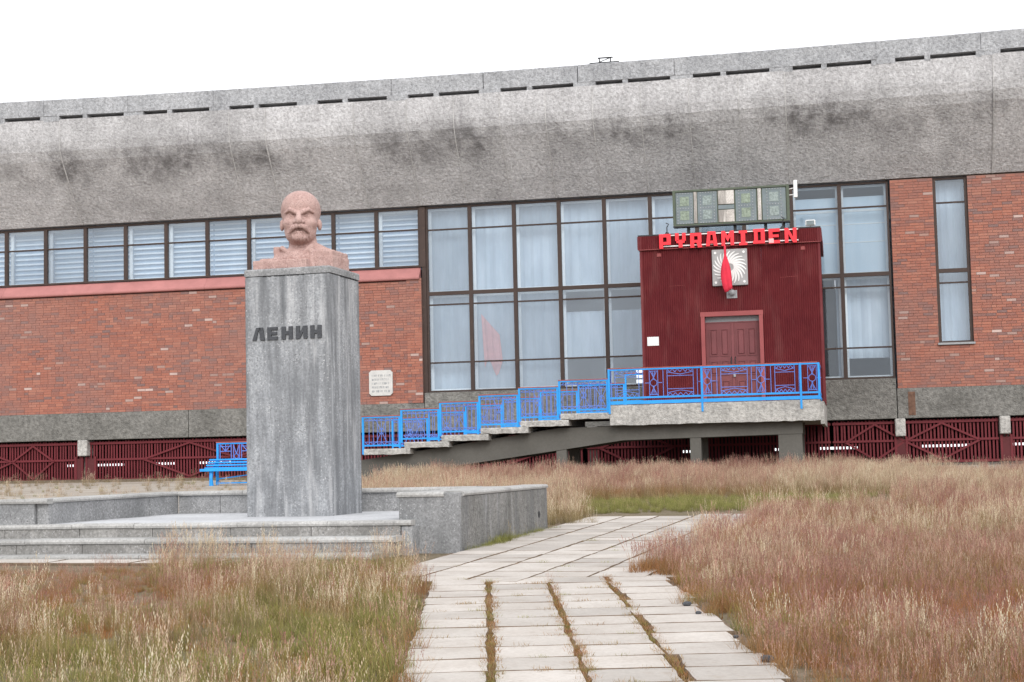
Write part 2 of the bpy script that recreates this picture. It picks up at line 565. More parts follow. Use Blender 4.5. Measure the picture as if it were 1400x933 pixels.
# eave: sloping soffit panels, fascia, slot with spacers, parapet
def eave_panel(ua, ub, seed):
    r = random.Random(seed)
    prof = [(-.06, WT + .03), (-.52, 9.42), (-1.0, 10.07), (-1.33, 10.52), (-1.46, 10.78), (-1.5, 11.05), (-1.5, 11.74)]
    off = r.uniform(-.012, .012)
    n = max(2, int((ub - ua) / .7))
    mb = MB()
    ring = []
    for k in range(n + 1):
        u = ua + .003 + (ub - ua - .006) * k / n
        s = sag(u)
        top = 11.74 + s
        row = [(u, y + off, z + (s if z > 10.7 else s * (z - WT) / 2.0)) for y, z in prof]
        row += [(u, -1.2, top), (u, -.1, top - .5), (u, .35, WT + .5), (u, .35, WT + .03)]
        ring.append(row)
    m = len(ring[0])
    for row in ring: mb.v += row
    for k in range(n):
        for i in range(m):
            j = (i + 1) % m
            mb.f.append((k * m + i, k * m + j, (k + 1) * m + j, (k + 1) * m + i))
    mb.f.append(tuple(range(m))); mb.f.append(tuple(range(n * m + m - 1, n * m - 1, -1)))
    return mb


seams = [-30, -24.4, -19, -13.54, -8.09, -6.96, -4.25, -2.65, -1.25, .1, 1.43, 2.78, 4.14, 5.49, 6.86, 8.13, 13.63, 19, 26]
for i in range(len(seams) - 1):
    eave_panel(seams[i], seams[i + 1], i).build('eave_panel', M['eave'], hall)
    if i:
        mb = MB(); uu = seams[i]
        jp = [(-.085, WT + .02), (-.545, 9.42), (-1.025, 10.07), (-1.355, 10.52), (-1.487, 10.78), (-1.522, 11.05), (-1.522, 11.70)]
        for y, z in jp: mb.v += [(uu - .013, y, z + sag(uu) * (z - WT) / 3), (uu + .013, y, z + sag(uu) * (z - WT) / 3), (uu + .013, y + .06, z + sag(uu) * (z - WT) / 3), (uu - .013, y + .06, z + sag(uu) * (z - WT) / 3)]
        for q in range(len(jp) - 1):
            for e in range(4): mb.f.append((q * 4 + e, q * 4 + (e + 1) % 4, q * 4 + 4 + (e + 1) % 4, q * 4 + 4 + e))
        mb.build('joint_strip', M['joint'], hall)
PER = 2.74
k = 0
u = -14.06 - 6 * PER
while u < U1:
    ua, ub = max(u, U0), min(u + PER, U1)
    if ub - ua > .3:
        s = sag((ua + ub) / 2)
        off = random.uniform(-.012, .012)
        mb = MB()
        sa, sb = sag(ua), sag(ub)
        za, zb = 11.85, 12.36
        vs = []
        gp = .012 if random.random() < .35 else .001
        for uu, ss in ((ua + gp, sa), (ub - gp, sb)):
            vs += [(uu, -1.5 + off, za + ss), (uu, -1.5 + off, zb - .02 + ss), (uu, -1.48 + off, zb + ss), (uu, -1.12, zb + ss), (uu, -1.12, za + ss)]
        mb.add(vs, [(0, 1, 2, 3, 4), (9, 8, 7, 6, 5), (0, 5, 6, 1), (1, 6, 7, 2), (2, 7, 8, 3), (3, 8, 9, 4), (4, 9, 5, 0)])
        mb.build('parapet_panel', M['parapet'], hall)
        for a, b in ((0, .5), (1.27, 1.42), (2.61, 2.735)):
            if u + a > U0 and u + b < U1:
                MB().box((u + a, -1.497, 11.70 + s), (u + b, -1.15, 11.86 + s)).build('spacer_block', M['parapet'], hall)
    u += PER
MB().box((U0, -1.13, 11.2), (U1, 14, 12.28)).build('roof_slab', M['parapet'], hall)
# rough-cast plinth band in lengths
for a, b, zt in ((U0, -19.2, 3.0), (-19.18, -10.1, 3.0), (-10.08, -2.68, 3.0), (-2.66, 4.2, 3.29), (4.22, 10.82, 3.29), (10.84, 17.6, 3.0), (17.62, U1, 3.0)):
    MB().box((a, -.02, 2.17), (b, .5, zt), .012).build('plinth_beam', M['band'], hall)
MB().box((11.13, -.028, 2.25), (11.32, .0, 2.9)).build('rust_strip', mat_plain('rusty_render', (.15, .085, .06), .9, .3, 12), hall)
for u in (-22.2, -13.565, -4.95, 2.3, 10.89, 13.66, 21.0):
    w = .16 if u < 10 else .14
    MB().box((u - w, -.07, 1.68), (u + w, .45, 2.168), .02).build('pile_cap', M['slab'], hall)
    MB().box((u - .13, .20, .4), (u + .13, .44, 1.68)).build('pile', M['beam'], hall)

# brick walls: every brick real, joined per wall


def brick_wall(rects, holes, seed, y0=0.0):
    rr = np.random.default_rng(seed)
    V = []; Fc = []; T = []
    L, H, J = .250, .0655, .011
    for (a, b, z0, z1) in rects:
        nrow = int(round((z1 - z0) / (H + J)))
        hh = (z1 - z0) / nrow
        for j in range(nrow):
            za = z0 + j * hh; zb = za + hh - J
            x = a - (0 if j % 2 else L / 2) - (rr.uniform(0, .05))
            while x < b:
                l = L if rr.random() > .18 else .12
                xa, xb = max(x, a), min(x + l, b)
                x += l + J
                if xb - xa < .03: continue
                skip = False
                for (ha, hb, hz0, hz1) in holes:
                    if zb > hz0 and za < hz1:
                        if xa >= ha - .005 and xb <= hb + .005: skip = True
                        elif xa < ha < xb: xb = ha
                        elif xa < hb < xb: xa = hb
                if skip or xb - xa < .02: continue
                p = y0 - .010 + rr.uniform(-.004, .004)
                k = len(V)
                V += [(xa, p, za), (xb, p, za), (xb, p, zb), (xa, p, zb), (xa, y0 + .012, za), (xb, y0 + .012, za), (xb, y0 + .012, zb), (xa, y0 + .012, zb)]
                Fc += [(k, k + 1, k + 2, k + 3), (k + 4, k + 5, k + 1, k), (k + 3, k + 2, k + 6, k + 7), (k + 4, k, k + 3, k + 7), (k + 1, k + 5, k + 6, k + 2)]
                q = rr.beta(2.2, 1.9) * .88
                if rr.random() < .10: q = rr.uniform(0, .16)
                if rr.random() < .03: q = rr.uniform(.92, 1)
                T += [q] * 8
    me = bpy.data.meshes.new('brick_courses')
    me.from_pydata(V, [], Fc)
    at = me.attributes.new('tone', 'FLOAT', 'POINT')
    at.data.foreach_set('value', T)
    me.materials.append(M['brick'])
    return me


def wall_part(rects, holes, seed, backing, y0=0.0):
    w = MB()
    for (a, b, z0, z1) in backing: w.box((a, y0 + .004, z0), (b, .42, z1))
    o = w.build('brick_wall', M['mortar'], hall)
    c = link('bricks', brick_wall(rects, holes, seed, y0), o)
    tag(c, kind='stuff')
    return o


wall_part([(U0, -3.16, 3.005, 6.62)], [], 1, [(U0, -3.16, 3.002, 6.62)])
wall_part([(-3.15, -2.70, 3.005, 6.70)], [], 2, [(-3.155, -2.70, 3.002, 6.70)], -.035)
NW = (12.02, 12.95, 4.2, WT)
wall_part([(10.87, U1, 3.005, WT - .01)], [NW], 3, [(10.87, NW[0], 3.002, WT), (NW[1], U1, 3.002, WT), (NW[0], NW[1], 3.002, NW[2])])

# painted sloping sill under the ribbon windows
for a, b in ((U0, -16.25), (-16.25, -9.5), (-9.5, -2.74)):
    mb = MB()
    mb.add([(x, y, z) for x in (a + .003, b - .003) for y, z in ((-.115, 6.69), (-.115, 6.725), (.14, 7.03), (.14, 6.63), (-.10, 6.66))],
           [(0, 1, 2, 3, 4), (9, 8, 7, 6, 5), (0, 5, 6, 1), (1, 6, 7, 2), (2, 7, 8, 3), (3, 8, 9, 4), (4, 9, 5, 0)])
    mb.build('window_sill', M['sill'], hall)


def window(u0, u1, z0, z1, thick, thin, infill=False, curtain=None, edge=.055, y=.10, clear=False, inner=True):
    """thick / thin: heights of the main and the light glazing bars"""
    fr = MB()
    d = .09
    fr.box((u0, y - .02, z0), (u0 + edge, y + d, z1)); fr.box((u1 - edge, y - .02, z0), (u1, y + d, z1))
    fr.box((u0 + edge, y - .017, z1 - .06), (u1 - edge, y + d, z1)); fr.box((u0 + edge, y - .017, z0), (u1 - edge, y + d, z0 + .05))
    for z in thick: fr.box((u0 + edge, y - .015, z - .055), (u1 - edge, y + d, z + .055))
    w = fr.build('window', M['wood'], hall)
    for z in thin:
        MB().box((u0 + edge + .002, y + .0, z - .022), (u1 - edge - .002, y + .06, z + .022)).build('glazing_bar', M['wood'], w)
    zs = sorted([z0 + .05] + [q for z in thick for q in (z - .055, z + .055)] + [q for z in thin for q in (z - .022, z + .022)] + [z1 - .06])
    for a, b in zip(zs[0::2], zs[1::2]):
        tl = random.uniform(-.004, .004); tz = random.uniform(-.004, .004)
        MB().add([(u0 + edge, y + .035 + tl, a), (u1 - edge, y + .035 - tl, a), (u1 - edge, y + .035 - tl + tz, b), (u0 + edge, y + .035 + tl + tz, b)], [(0, 1, 2, 3)]).build('pane', M['glass_clear' if clear else 'glass'], w)
    if inner:
        ib = MB(); yi = y + .24
        segs = sorted([z0] + [q for q in thick] + [z1])
        for a, b in zip(segs[:-1], segs[1:]):
            ib.box((u0 + .02, yi, a + .02), (u0 + .11, yi + .06, b - .02)); ib.box((u1 - .11, yi, a + .02), (u1 - .02, yi + .06, b - .02))
            ib.box((u0 + .11, yi + .003, b - .10), (u1 - .11, yi + .057, b - .02)); ib.box((u0 + .11, yi + .003, a + .02), (u1 - .11, yi + .057, a + .10))
        ib.build('inner_frame', M['white_wood'], w)
    if infill:
        z = z0 + .12
        me = blind_mesh(u1 - u0 - .06)
        while z < z1 - .08:
            link('blind_slat', me, w, ((u0 + u1) / 2, y + .52, z))
            z += .157
        MB().box((u0, y + .62, z0), (u1 - .002, y + .66, z1)).build('blind_backing', M['backing'], w)
    for (ca, cb, cz0, cz1) in (curtain or []):
        mb = MB(); n = 14
        for q in range(n + 1):
            x = ca + (cb - ca) * q / n
            yy = y + .46 + .018 * math.sin(q * 2.1 + ca * 3)
            mb.v += [(x, yy, cz0), (x, yy, cz1)]
        for q in range(n): mb.f.append((2 * q, 2 * q + 2, 2 * q + 3, 2 * q + 1))
        mb.build('curtain', M['curtain'], w)
    return w


_bm = {}
def blind_mesh(w):
    k = round(w, 2)
    if k not in _bm:
        _bm[k] = MB().box((-w / 2, 0, -.024), (w / 2, .05, .024)).mesh('blind_slat', M['slat_white'])
    return _bm[k]


RB = [-2.745 - 1.3475 * k for k in range(21)]
for k in range(20):
    window(RB[k + 1], RB[k], 7.04, WT, [], [8.16], infill=True, inner=(k % 3 != 1))
# heavy post between ribbon and tall glazing
MB().box((-2.742, .03, 7.03), (-2.565, .22, WT)).build('corner_post', M['wood'], hall)
MB().box((-2.69, .05, 3.30), (-2.565, .22, 7.028)).build('corner_post', M['wood'], hall)
BW = 1.3375
GB = [-2.56 + BW * k for k in range(11)]
for k in range(10):
    a, b = GB[k], GB[k + 1]
    up = (a + .02, b - .02, 6.28, 8.74); lo = (a + .02, b - .02, 3.36, 6.16)
    cur = [up, lo]
    clear = False
    if k in (3, 4): cur = [up, (a + .02, b - .02, 4.2, 5.55)]
    if k == 5: cur = [up]
    if k in (6, 7): cur = [up]
    if k == 7: cur = []
    if k == 8: cur = [(b - .20, b - .02, 3.36, 6.16)]; clear = True
    if k == 9: cur = [(a + .02, b - .02, 3.9, 6.16)]; clear = True
    wd = window(a, b, 3.30, WT, [6.22], [8.12, 5.885, 4.17], curtain=cur, clear=clear)
    if k in (7, 8, 9):
        if k == 8: MB().box((a + .02, .66, 3.32), (b - .16, .70, 5.90)).build('dark_room_panel', M['void'], wd)  # near-black panel painted for the unlit room behind the glass
        MB().box((a + .03, .60, 6.26), (b - .03, .62, 8.50)).build('sky_panel', M['infill'], wd)  # added panel painted pale for the bright sky beyond the glass
        for z, h in ((8.1, .03), (7.72, .014), (7.2, .014)): MB().box((a + .05, .585, z - h), (b - .05, .599, z + h)).build('sky_panel_rod', M['white_wood'], wd)
window(NW[0], NW[1], NW[2] + .02, WT, [6.22], [8.12, 5.885], curtain=[(NW[0] + .02, NW[1] - .02, 4.3, 8.76)], edge=.085, inner=False)
MB().box((NW[0] - .03, -.09, NW[2] - .04), (NW[1] + .03, .1, NW[2] + .015)).build('window_ledge', M['steel'], hall)

# inside: floor, ceiling, rear wall with its own window openings, end walls
MB().box((U0 + .3, .5, 2.6), (U1 - .3, 14, 2.98)).build('inner_floor', M['room'], hall)
MB().box((U0 + .3, .4, 9.0), (U1 - .3, 14, 9.2)).build('inner_ceiling', M['room'], hall)
MB().box((-2.76, .45, 2.99), (-2.6, 14, 8.99)).build('partition', M['room'], hall)
MB().box((U0 + .3, 1.8, 2.99), (-2.77, 2.0, 8.99)).build('partition', M['room'], hall)
rear = MB()
ho = [(1.3, 4.6, 4.9, 6.3), (2.4, 4.4, 3.6, 4.3), (9.2, 15.0, 6.6, 8.7), (11.2, 13.2, 3.5, 4.3)]
us = sorted({U0, U1} | {q for h in ho for q in h[:2]}); zz = sorted({2.99, 8.99} | {q for h in ho for q in h[2:]})
for i in range(len(us) - 1):
    for j in range(len(zz) - 1):
        cu, cz = (us[i] + us[i + 1]) / 2, (zz[j] + zz[j + 1]) / 2
        if not any(h[0] < cu < h[1] and h[2] < cz < h[3] for h in ho):
            rear.box((us[i], 9.0, zz[j]), (us[i + 1], 9.2, zz[j + 1]))
rear.build('rear_wall', M['room'], hall)
for h in ho:
    mb = MB()
    n = max(1, int((h[1] - h[0]) / .9))
    for q in range(n + 1):
        x = h[0] + (h[1] - h[0]) * q / n
        mb.box((x - .04, 8.97, h[2]), (x + .04, 9.05, h[3]))
    mb.box((h[0], 8.975, (h[2] + h[3]) / 2 - .03), (h[1], 9.045, (h[2] + h[3]) / 2 + .03))
    mb.build('rear_glazing', M['white_wood'], hall)
MB().box((U0, .45, .6), (U0 + .28, 14, 11.2)).build('end_wall', M['mortar'], hall)
MB().box((U1 - .28, .45, .6), (U1, 14, 11.2)).build('end_wall', M['mortar'], hall)
# dim crawl space: far curb with daylight gaps
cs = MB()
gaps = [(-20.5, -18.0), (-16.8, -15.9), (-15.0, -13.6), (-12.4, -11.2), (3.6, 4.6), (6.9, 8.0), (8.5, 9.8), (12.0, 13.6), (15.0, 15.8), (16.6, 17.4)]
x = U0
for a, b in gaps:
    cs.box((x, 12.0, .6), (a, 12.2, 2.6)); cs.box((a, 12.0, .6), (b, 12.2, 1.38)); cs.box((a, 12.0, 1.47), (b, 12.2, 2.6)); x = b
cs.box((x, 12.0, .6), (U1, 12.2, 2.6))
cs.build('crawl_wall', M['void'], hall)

# pink drape hanging just inside a tall window
t_ = MB()
for q in range(9):
    x = -1.02 + .55 * q / 8
    t_.v += [(x + .08, .50 + .02 * math.sin(q * 2), 4.0 + .25 * math.sin(q * .9)), (x, .50 + .02 * math.sin(q * 2.2), 5.6 - .08 * q)]
for q in range(8): t_.f.append((2 * q, 2 * q + 2, 2 * q + 3, 2 * q + 1))

# notice of carved stone on the brick
pl = empty('memorial_plaque', FO, TF)
tag(pl, 'small white carved plaque with cut corners on the brick wall', 'plaque')
c = .07; a, b, z0, z1 = -4.34, -3.62, 3.25, 4.0
M['plaque'] = mat_plain('plaque_stone', (.55, .54, .52), .8, .1)
MB().prism([(a + c, z0), (b - c, z0), (b, z0 + c), (b, z1 - c), (b - c, z1), (a + c, z1), (a, z1 - c), (a, z0 + c)], -.065, -.006).build('stone_slab', M['plaque'], pl)
for r in range(5):
    mk = MB(); x = a + .09; z = z1 - .19 - r * .115
    rr = random.Random(r)
    while x < b - .1:
        h = .062
        mk.box((x, -.069, z), (x + .012, -.066, z + h))
        if rr.random() < .6: mk.box((x + .013, -.069, z + rr.choice((0, h - .012, h / 2))), (x + .036, -.066, z + rr.choice((h, .014 + h / 2))))
        if rr.random() < .5: mk.box((x + .037, -.069, z), (x + .047, -.066, z + h))
        x += rr.uniform(.055, .07)
    mk.build('carved_line', M['steel'], pl)

# small steel frame on the roof edge
rf = empty('roof_frame', FO, TF)
tag(rf, 'little dark steel frame standing on the roof edge', 'roof frame')
mb = MB()
mb.box((2.72, -1.46, 12.362), (3.56, -1.30, 12.40)); mb.build('base_rail', M['dark'], rf)
for x in (2.98, 3.3): MB().box((x, -1.41, 12.40), (x + .03, -1.37, 12.52)).build('upright', M['dark'], rf)
MB().box((2.95, -1.42, 12.52), (3.38, -1.36, 12.545)).build('top_bar', M['dark'], rf)
MB().bar((3.0, -1.39, 12.42), (3.3, -1.39, 12.52), .02, .02).build('brace', M['dark'], rf)

# ------------------------------------------------------------------ picket fences closing the crawl space
def picket_fence(u0, u1, label, diamonds, gate=None, zb=.93):
    f = empty('picket_fence', FO, TF)
    tag(f, label, 'fence', 'red picket fences under the hall')
    y = .16
    n = int((u1 - u0) / .095)
    me = MB().box((-.027, 0, 0), (.027, .022, 2.13 - zb), .004).mesh('slat', M['fence'])
    for i in range(n):
        link('slat', me, f, (u0 + .05 + (u1 - u0 - .1) * i / (n - 1), y + random.uniform(-.004, .004), zb + random.uniform(-.012, .012)), (0, random.uniform(-.012, .012), 0))
    for z, h in ((zb + .04, .07), (1.56, .06), (2.06, .07)):
        MB().box((u0, y - .045, z - h / 2), (u1, y - .008, z + h / 2)).build('rail', M['fence'], f)
    for (a, b) in diamonds:
        m = (a + b) / 2; zt, zl = 2.02, zb + .10
        for p, q in (((a, 1.54), (m, zt)), ((m, zt), (b, 1.54)), ((a, 1.54), (m, zl)), ((m, zl), (b, 1.54))):
            MB().bar((p[0], y - .06, p[1]), (q[0], y - .06, q[1]), .03, .055).build('brace', M['fence'], f)
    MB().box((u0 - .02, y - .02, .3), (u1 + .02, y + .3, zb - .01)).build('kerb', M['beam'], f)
    for (a, b) in (gate or []):
        MB().box((a, y - .07, zb + .02), (b, y - .03, 1.60)).build('boarding', M['fence_board'], f)
        for q in (a, b): MB().box((q - .03, y - .085, zb), (q + .03, y - .028, 1.66)).build('batten', M['fence'], f)
    return f


picket_fence(-22.0, -13.60, 'red picket fence under the brick wall with one raised rail by a concrete stub', [(-18.6, -16.0), (-16.0, -14.6)], [(-13.85, -13.64)], .90)
picket_fence(-13.52, -5.0, 'long red picket fence behind the blue bench with large diamond braces', [(-11.6, -8.6), (-8.6, -5.6)], [(-13.5, -13.2)], .90)
picket_fence(-4.9, 2.0, 'red picket fence glimpsed beneath the sloping stair beam', [(-2.2, 1.0)], None, .92)
picket_fence(2.1, 9.0, 'red picket fence in the shadow below the entrance landing', [(2.5, 4.6)], None, .92)
picket_fence(9.05, 13.5, 'red picket fence right of the landing with crossed diagonal braces', [(9.4, 11.0), (11.0, 13.0)], [(10.75, 11.05)], .93)
picket_fence(13.55, 21, 'red picket fence standing beyond the last concrete stub', [(15, 18)], [(13.56, 13.82)], .94)

# ------------------------------------------------------------------ entrance vestibule
vb = empty('entrance_vestibule', FO, TF)
tag(vb, 'dark red corrugated entrance box with double doors in front of the windows', 'entrance')
V0, V1, VY, VZ0, VZ1 = 4.27, 8.91, -3.40, 2.585, 7.10
DU0, DU1, DZ = 5.80, 7.415, 5.02


def corrugated(a, b, z0, z1, y, name, pitch=.056, depth=.032, parent=vb):
    n = int(round((b - a) / pitch)) * 2
    mb = MB()
    for i in range(n + 1):
        x = a + (b - a) * i / n
        yy = y - (depth if i % 2 else 0)
        mb.v += [(x, yy, z0), (x, yy, z1)]
    for i in range(n): mb.f.append((2 * i, 2 * i + 2, 2 * i + 3, 2 * i + 1))
    return mb.build(name, M['corr'], parent)


corrugated(V0, DU0 - .005, VZ0, 6.76, VY, 'wall_sheet')
corrugated(DU1 + .005, V1, VZ0, 6.76, VY, 'wall_sheet')
corrugated(DU0 - .004, DU1 + .004, DZ - .02, 6.76, VY, 'wall_sheet')
corrugated(V0 - .05, V1 + .05, 6.745, VZ1, VY - .07, 'fascia_sheet')
MB().box((V0 - .06, VY - .085, VZ1), (V1 + .06, -.03, VZ1 + .035)).build('roof_sheet', M['dark'], vb)
MB().box((V0 - .055, VY - .088, 6.73), (V1 + .055, VY + .01, 6.75)).build('fascia_trim', M['frame_red'], vb)
for x in (V0, V1):
    side = MB(); n = 160
    for i in range(n + 1):
        yy = VY + (-.03 - VY) * i / n; xx = x + (.012 if i % 2 else 0) * (1 if x > 6 else -1)
        side.v += [(xx, yy, VZ0), (xx, yy, VZ1 - .002)]
    for i in range(n): side.f.append((2 * i, 2 * i + 2, 2 * i + 3, 2 * i + 1))
    side.build('side_sheet', M['corr'], vb)
    MB().box((x - .035, VY - .02, VZ0), (x + .035, VY + .03, 6.73)).build('corner_trim', M['corr'], vb)
    MB().box((x - (.02 if x < 6 else -.02) - .06, VY - .086, 6.752), (x - (.02 if x < 6 else -.02) + .06, -.04, VZ1 - .004)).build('fascia_return', M['corr'], vb)
# door surround and doors
fr = MB()
fr.box((DU0, VY - .06, VZ0), (DU0 + .10, VY + .25, DZ - .12)); fr.box((DU1 - .10, VY - .06, VZ0), (DU1, VY + .25, DZ - .12)); fr.box((DU0 - .01, VY - .065, DZ - .119), (DU1 + .01, VY + .25, DZ))
fr.build('door_frame', M['frame_red'], vb)
MB().box((DU0 + .10, VY + .16, DZ - .26), (DU1 - .10, VY + .2, DZ - .12)).build('transom_pane', M['steel'], vb)
MB().box((DU0 + .10, VY + .12, DZ - .29), (DU1 - .10, VY + .22, DZ - .258)).build('transom_bar', M['door'], vb)
MB().box((DU0 + .10, VY - .10, VZ0), (DU1 - .10, VY + .25, VZ0 + .04)).build('threshold', M['slab'], vb)
mid = (DU0 + DU1) / 2
for s, (a, b) in enumerate(((DU0 + .105, mid - .006), (mid + .006, DU1 - .105))):
    lf = MB().box((a, VY + .13, VZ0 + .045), (b, VY + .19, DZ - .292)).build('door_leaf', M['door'], vb)
    w = (b - a)
    for i in range(2):
        pa = a + .09 + i * (w - .18 + .05) / 2; pb = pa + (w - .18 - .05) / 2
        for z0, z1 in ((3.86, 4.58), (3.36, 3.74), (2.72, 3.22)):
            p = MB()
            for q, (e, yy) in enumerate(((0, .118), (.025, .105), (.05, .105), (.07, .118))): pass
            p.box((pa, VY + .112, z0), (pb, VY + .131, z0 + .025)); p.box((pa, VY + .112, z1 - .025), (pb, VY + .131, z1))
            p.box((pa, VY + .112, z0 + .025), (pa + .025, VY + .131, z1 - .025)); p.box((pb - .025, VY + .112, z0 + .025), (pb, VY + .131, z1 - .025))
            p.box((pa + .045, VY + .105, z0 + .045), (pb - .045, VY + .131, z1 - .045), .015)
            p.build('panel', M['door'], lf)
    hx = b - .045 if s == 0 else a + .045
    hd = MB(); hd.tube([(hx, VY + .13, 3.55), (hx, VY + .06, 3.58), (hx, VY + .06, 3.80), (hx, VY + .13, 3.83)], .012)
    hd.build('handle', M['dark'], lf)
MB().box((mid - .035, VY + .10, VZ0 + .05), (mid + .03, VY + .129, DZ - .295)).build('meeting_strip', M['door'], vb)
pk = MB().box((mid - .01, VY + .05, 3.30), (mid + .05, VY + .09, 3.38), .01).build('padlock', M['steel'], vb)
for x, z in ((4.75, 6.62), (8.5, 6.62)):
    MB().box((x - .06, VY - .05, z - .09), (x + .06, VY - .013, z + .02), .02).build('bracket', M['frame_red'], vb)
for p, q in (((7.9, 5.85), (8.35, 5.87)), ((8.05, 5.87), (8.05, 6.25)), ((5.0, 5.75), (5.4, 5.76))):
    MB().bar((p[0], VY - .016, p[1]), (q[0], VY - .016, q[1]), .012, .012).build('conduit', M['frame_red'], vb)
nt = MB().box((4.375, VY - .03, 4.19), (4.68, VY - .013, 4.425), .004).build('notice_board', M['white'])
nt.location = FO; nt.rotation_euler = (0, 0, TF)
tag(nt, 'small blank white notice fixed on red corrugated wall left of doors', 'notice')

# ------------------------------------------------------------------ name sign
sg = empty('name_sign', FO, TF)
tag(sg, 'row of bright red block letters reading PYRAMIDEN above the entrance', 'sign')
SY = VY - .16
for z in (7.085, 6.80): MB().bar((4.78, SY + .045, z), (8.40, SY + .045, z), .03, .028).build('mounting_bar', M['white'], sg)
# letters as outlines on a 6 x 7 grid (x right, z up), several closed pieces per letter
R = lambda x0, z0, x1, z1: [(x0, z0), (x1, z0), (x1, z1), (x0, z1)]
GL = {
    'P': [R(0, 0, 2, 7), R(2, 5.4, 6, 7), R(3.9, 3.2, 6, 5.4), R(2, 1.8, 6, 3.2)],
    'Y': [R(.3, 3.2, 2.1, 7), R(3.9, 3.2, 5.7, 7), R(.9, 2.2, 5.1, 3.7), R(2, 0, 4, 2.2)],
    'R': [R(0, 0, 2, 7), R(2, 5.5, 5.8, 7), R(3.9, 3.6, 5.8, 5.5), R(2, 2.4, 5.8, 3.6), [(3.3, 2.4), (3.9, 0), (6.1, 0), (5.5, 2.4)]],
    'A': [[(0, 0), (1.9, 0), (2.6, 7), (1.0, 7)], [(4.1, 0), (6, 0), (5, 7), (3.4, 7)], [(2.55, 5.4), (3.45, 5.4), (3.4, 7), (2.6, 7)], R(1.8, 1.3, 4.2, 2.6)],
    'M': [R(0, 0, 1.8, 7), R(4.6, 0, 6.4, 7), [(1.8, 4.2), (3.2, 1.8), (3.2, 4.6), (1.8, 7)], [(3.2, 1.8), (4.6, 4.2), (4.6, 7), (3.2, 4.6)]],
    'I': [R(1.9, 1.3, 4.1, 5.7), R(.9, 0, 5.1, 1.3), R(.9, 5.7, 5.1, 7)],
    'D': [R(.6, 1.4, 2.4, 5.6), R(4.0, 0, 6, 7), R(0, 0, 4, 1.4), R(.2, 5.6, 4, 7)],
    'E': [R(0, 0, 1.9, 7), R(1.9, 0, 5.6, 1.5), R(1.9, 2.9, 5.0, 4.2), R(1.9, 5.5, 5.6, 7)],
    'N': [R(0, 0, 1.8, 7), R(4.2, 0, 6, 7), [(1.8, 4.3), (4.2, 0), (4.2, 2.7), (1.8, 7)]],
}
GC = {'L': [[(-.4, 0), (1.7, 0), (3.1, 7), (1.7, 7)], [(3.9, 0), (6.2, 0), (5.2, 7), (3.1, 7)], [(2.75, 5.4), (4.12, 5.4), (4.2, 6.98), (3.09, 6.98)]],
      'E': [R(0, 0, 2.3, 7), R(2.3, 0, 6, 1.7), R(2.3, 2.8, 5.6, 4.3), R(2.3, 5.4, 6, 7)],
      'H': [R(0, 0, 2.2, 7), R(4.0, 0, 6.2, 7), R(2.2, 2.6, 4.0, 4.5)],
      'I': [R(0, 0, 2.1, 7), R(4.1, 0, 6.2, 7), [(2.1, 0), (2.1, 3.0), (4.1, 7), (4.1, 4.0)][::-1]]}


def letter(pieces, x, z, w, h, y0, y1, name, mat, parent):
    mb = MB()
    for pc in pieces: mb.prism([(x + px * w / 6, z + pz * h / 7) for px, pz in pc], y0, y1)
    return mb.build(name, mat, parent)


x = 4.785
for i, ch in enumerate('PYRAMIDEN'):
    letter(GL[ch], x, 6.735 + .012 * math.sin(i * 2.3), .305, .385, SY - .03, SY + .03, 'letter', M['letter'], sg)
    x += .4085
lb = MB().box((7.64, SY - .034, 6.745), (7.77, SY - .031, 6.86)).build('peeled_patch', mat_plain('peeled_pink', (.75, .42, .42), .8, .3, 60), sg)

# ------------------------------------------------------------------ clock board above the sign
cb = empty('clock_board', FO, TF)
tag(cb, 'weathered green framed electric clock board on posts above the red letters', 'clock')
B0, B1, Z0, Z1, BY = 5.13, 8.19, 7.345, 8.325, VY + .25
M['green'] = mat_paint('clock_green', (.085, .105, .075), (.2, .13, .08), .5, .6)
M['peel'] = mat_concrete('peeled_white', (.42, .39, .36), (.66, .63, .59), grain=40, bump=.3, bd=.004, streak=1.0, rnd=.05)


def mk_face():
    t = NT('clock_glass_face')
    c = t.mix(t.ramp(t.noise(3, 4), (.3, 0), (.7, 1)), (.14, .17, .185), (.20, .235, .25))
    c = t.mix(t.math('MULTIPLY', t.ramp(t.noise(9, 4), (.5, 0), (.7, 1)), .4), c, (.15, .20, .14))
    return t.done(c, .35)


M['face'] = mk_face()
M['frosted'] = mat_plain('frosted_square', (.24, .285, .275), .5, .4, 20)  # plain grey-green of the frosted squares, no emission
M['frosted_green'] = mat_plain('frosted_square_green', (.22, .265, .21), .5, .4, 20)
MB().box((B0 + .03, BY, Z0 + .03), (B1 - .03, BY + .22, Z1 - .03)).build('case', M['green'], cb)
fr = MB()
fr.box((B0, BY - .05, Z0), (B0 + .07, BY + .24, Z1)); fr.box((B1 - .07, BY - .05, Z0), (B1, BY + .24, Z1)); fr.box((B0 + .07, BY - .048, Z0), (B1 - .07, BY + .238, Z0 + .06)); fr.box((B0 + .07, BY - .048, Z1 - .05), (B1 - .07, BY + .238, Z1))
fr.build('frame', M['green'], cb)
MB().box((B0, BY - .07, Z0 - .015), (B1, BY - .051, Z0 + .02)).build('lower_trim', M['dark'], cb)
cells = [(.09, .50), (.62, 1.06), (1.50, 1.93), (2.05, 2.52)]
cells = [(B0 + .08, B0 + .54, 'frosted_green'), (B0 + .66, B0 + 1.17, 'frosted'), (B0 + 1.66, B0 + 2.20, 'frosted_green'), (B0 + 2.36, B0 + 2.97, 'frosted')]
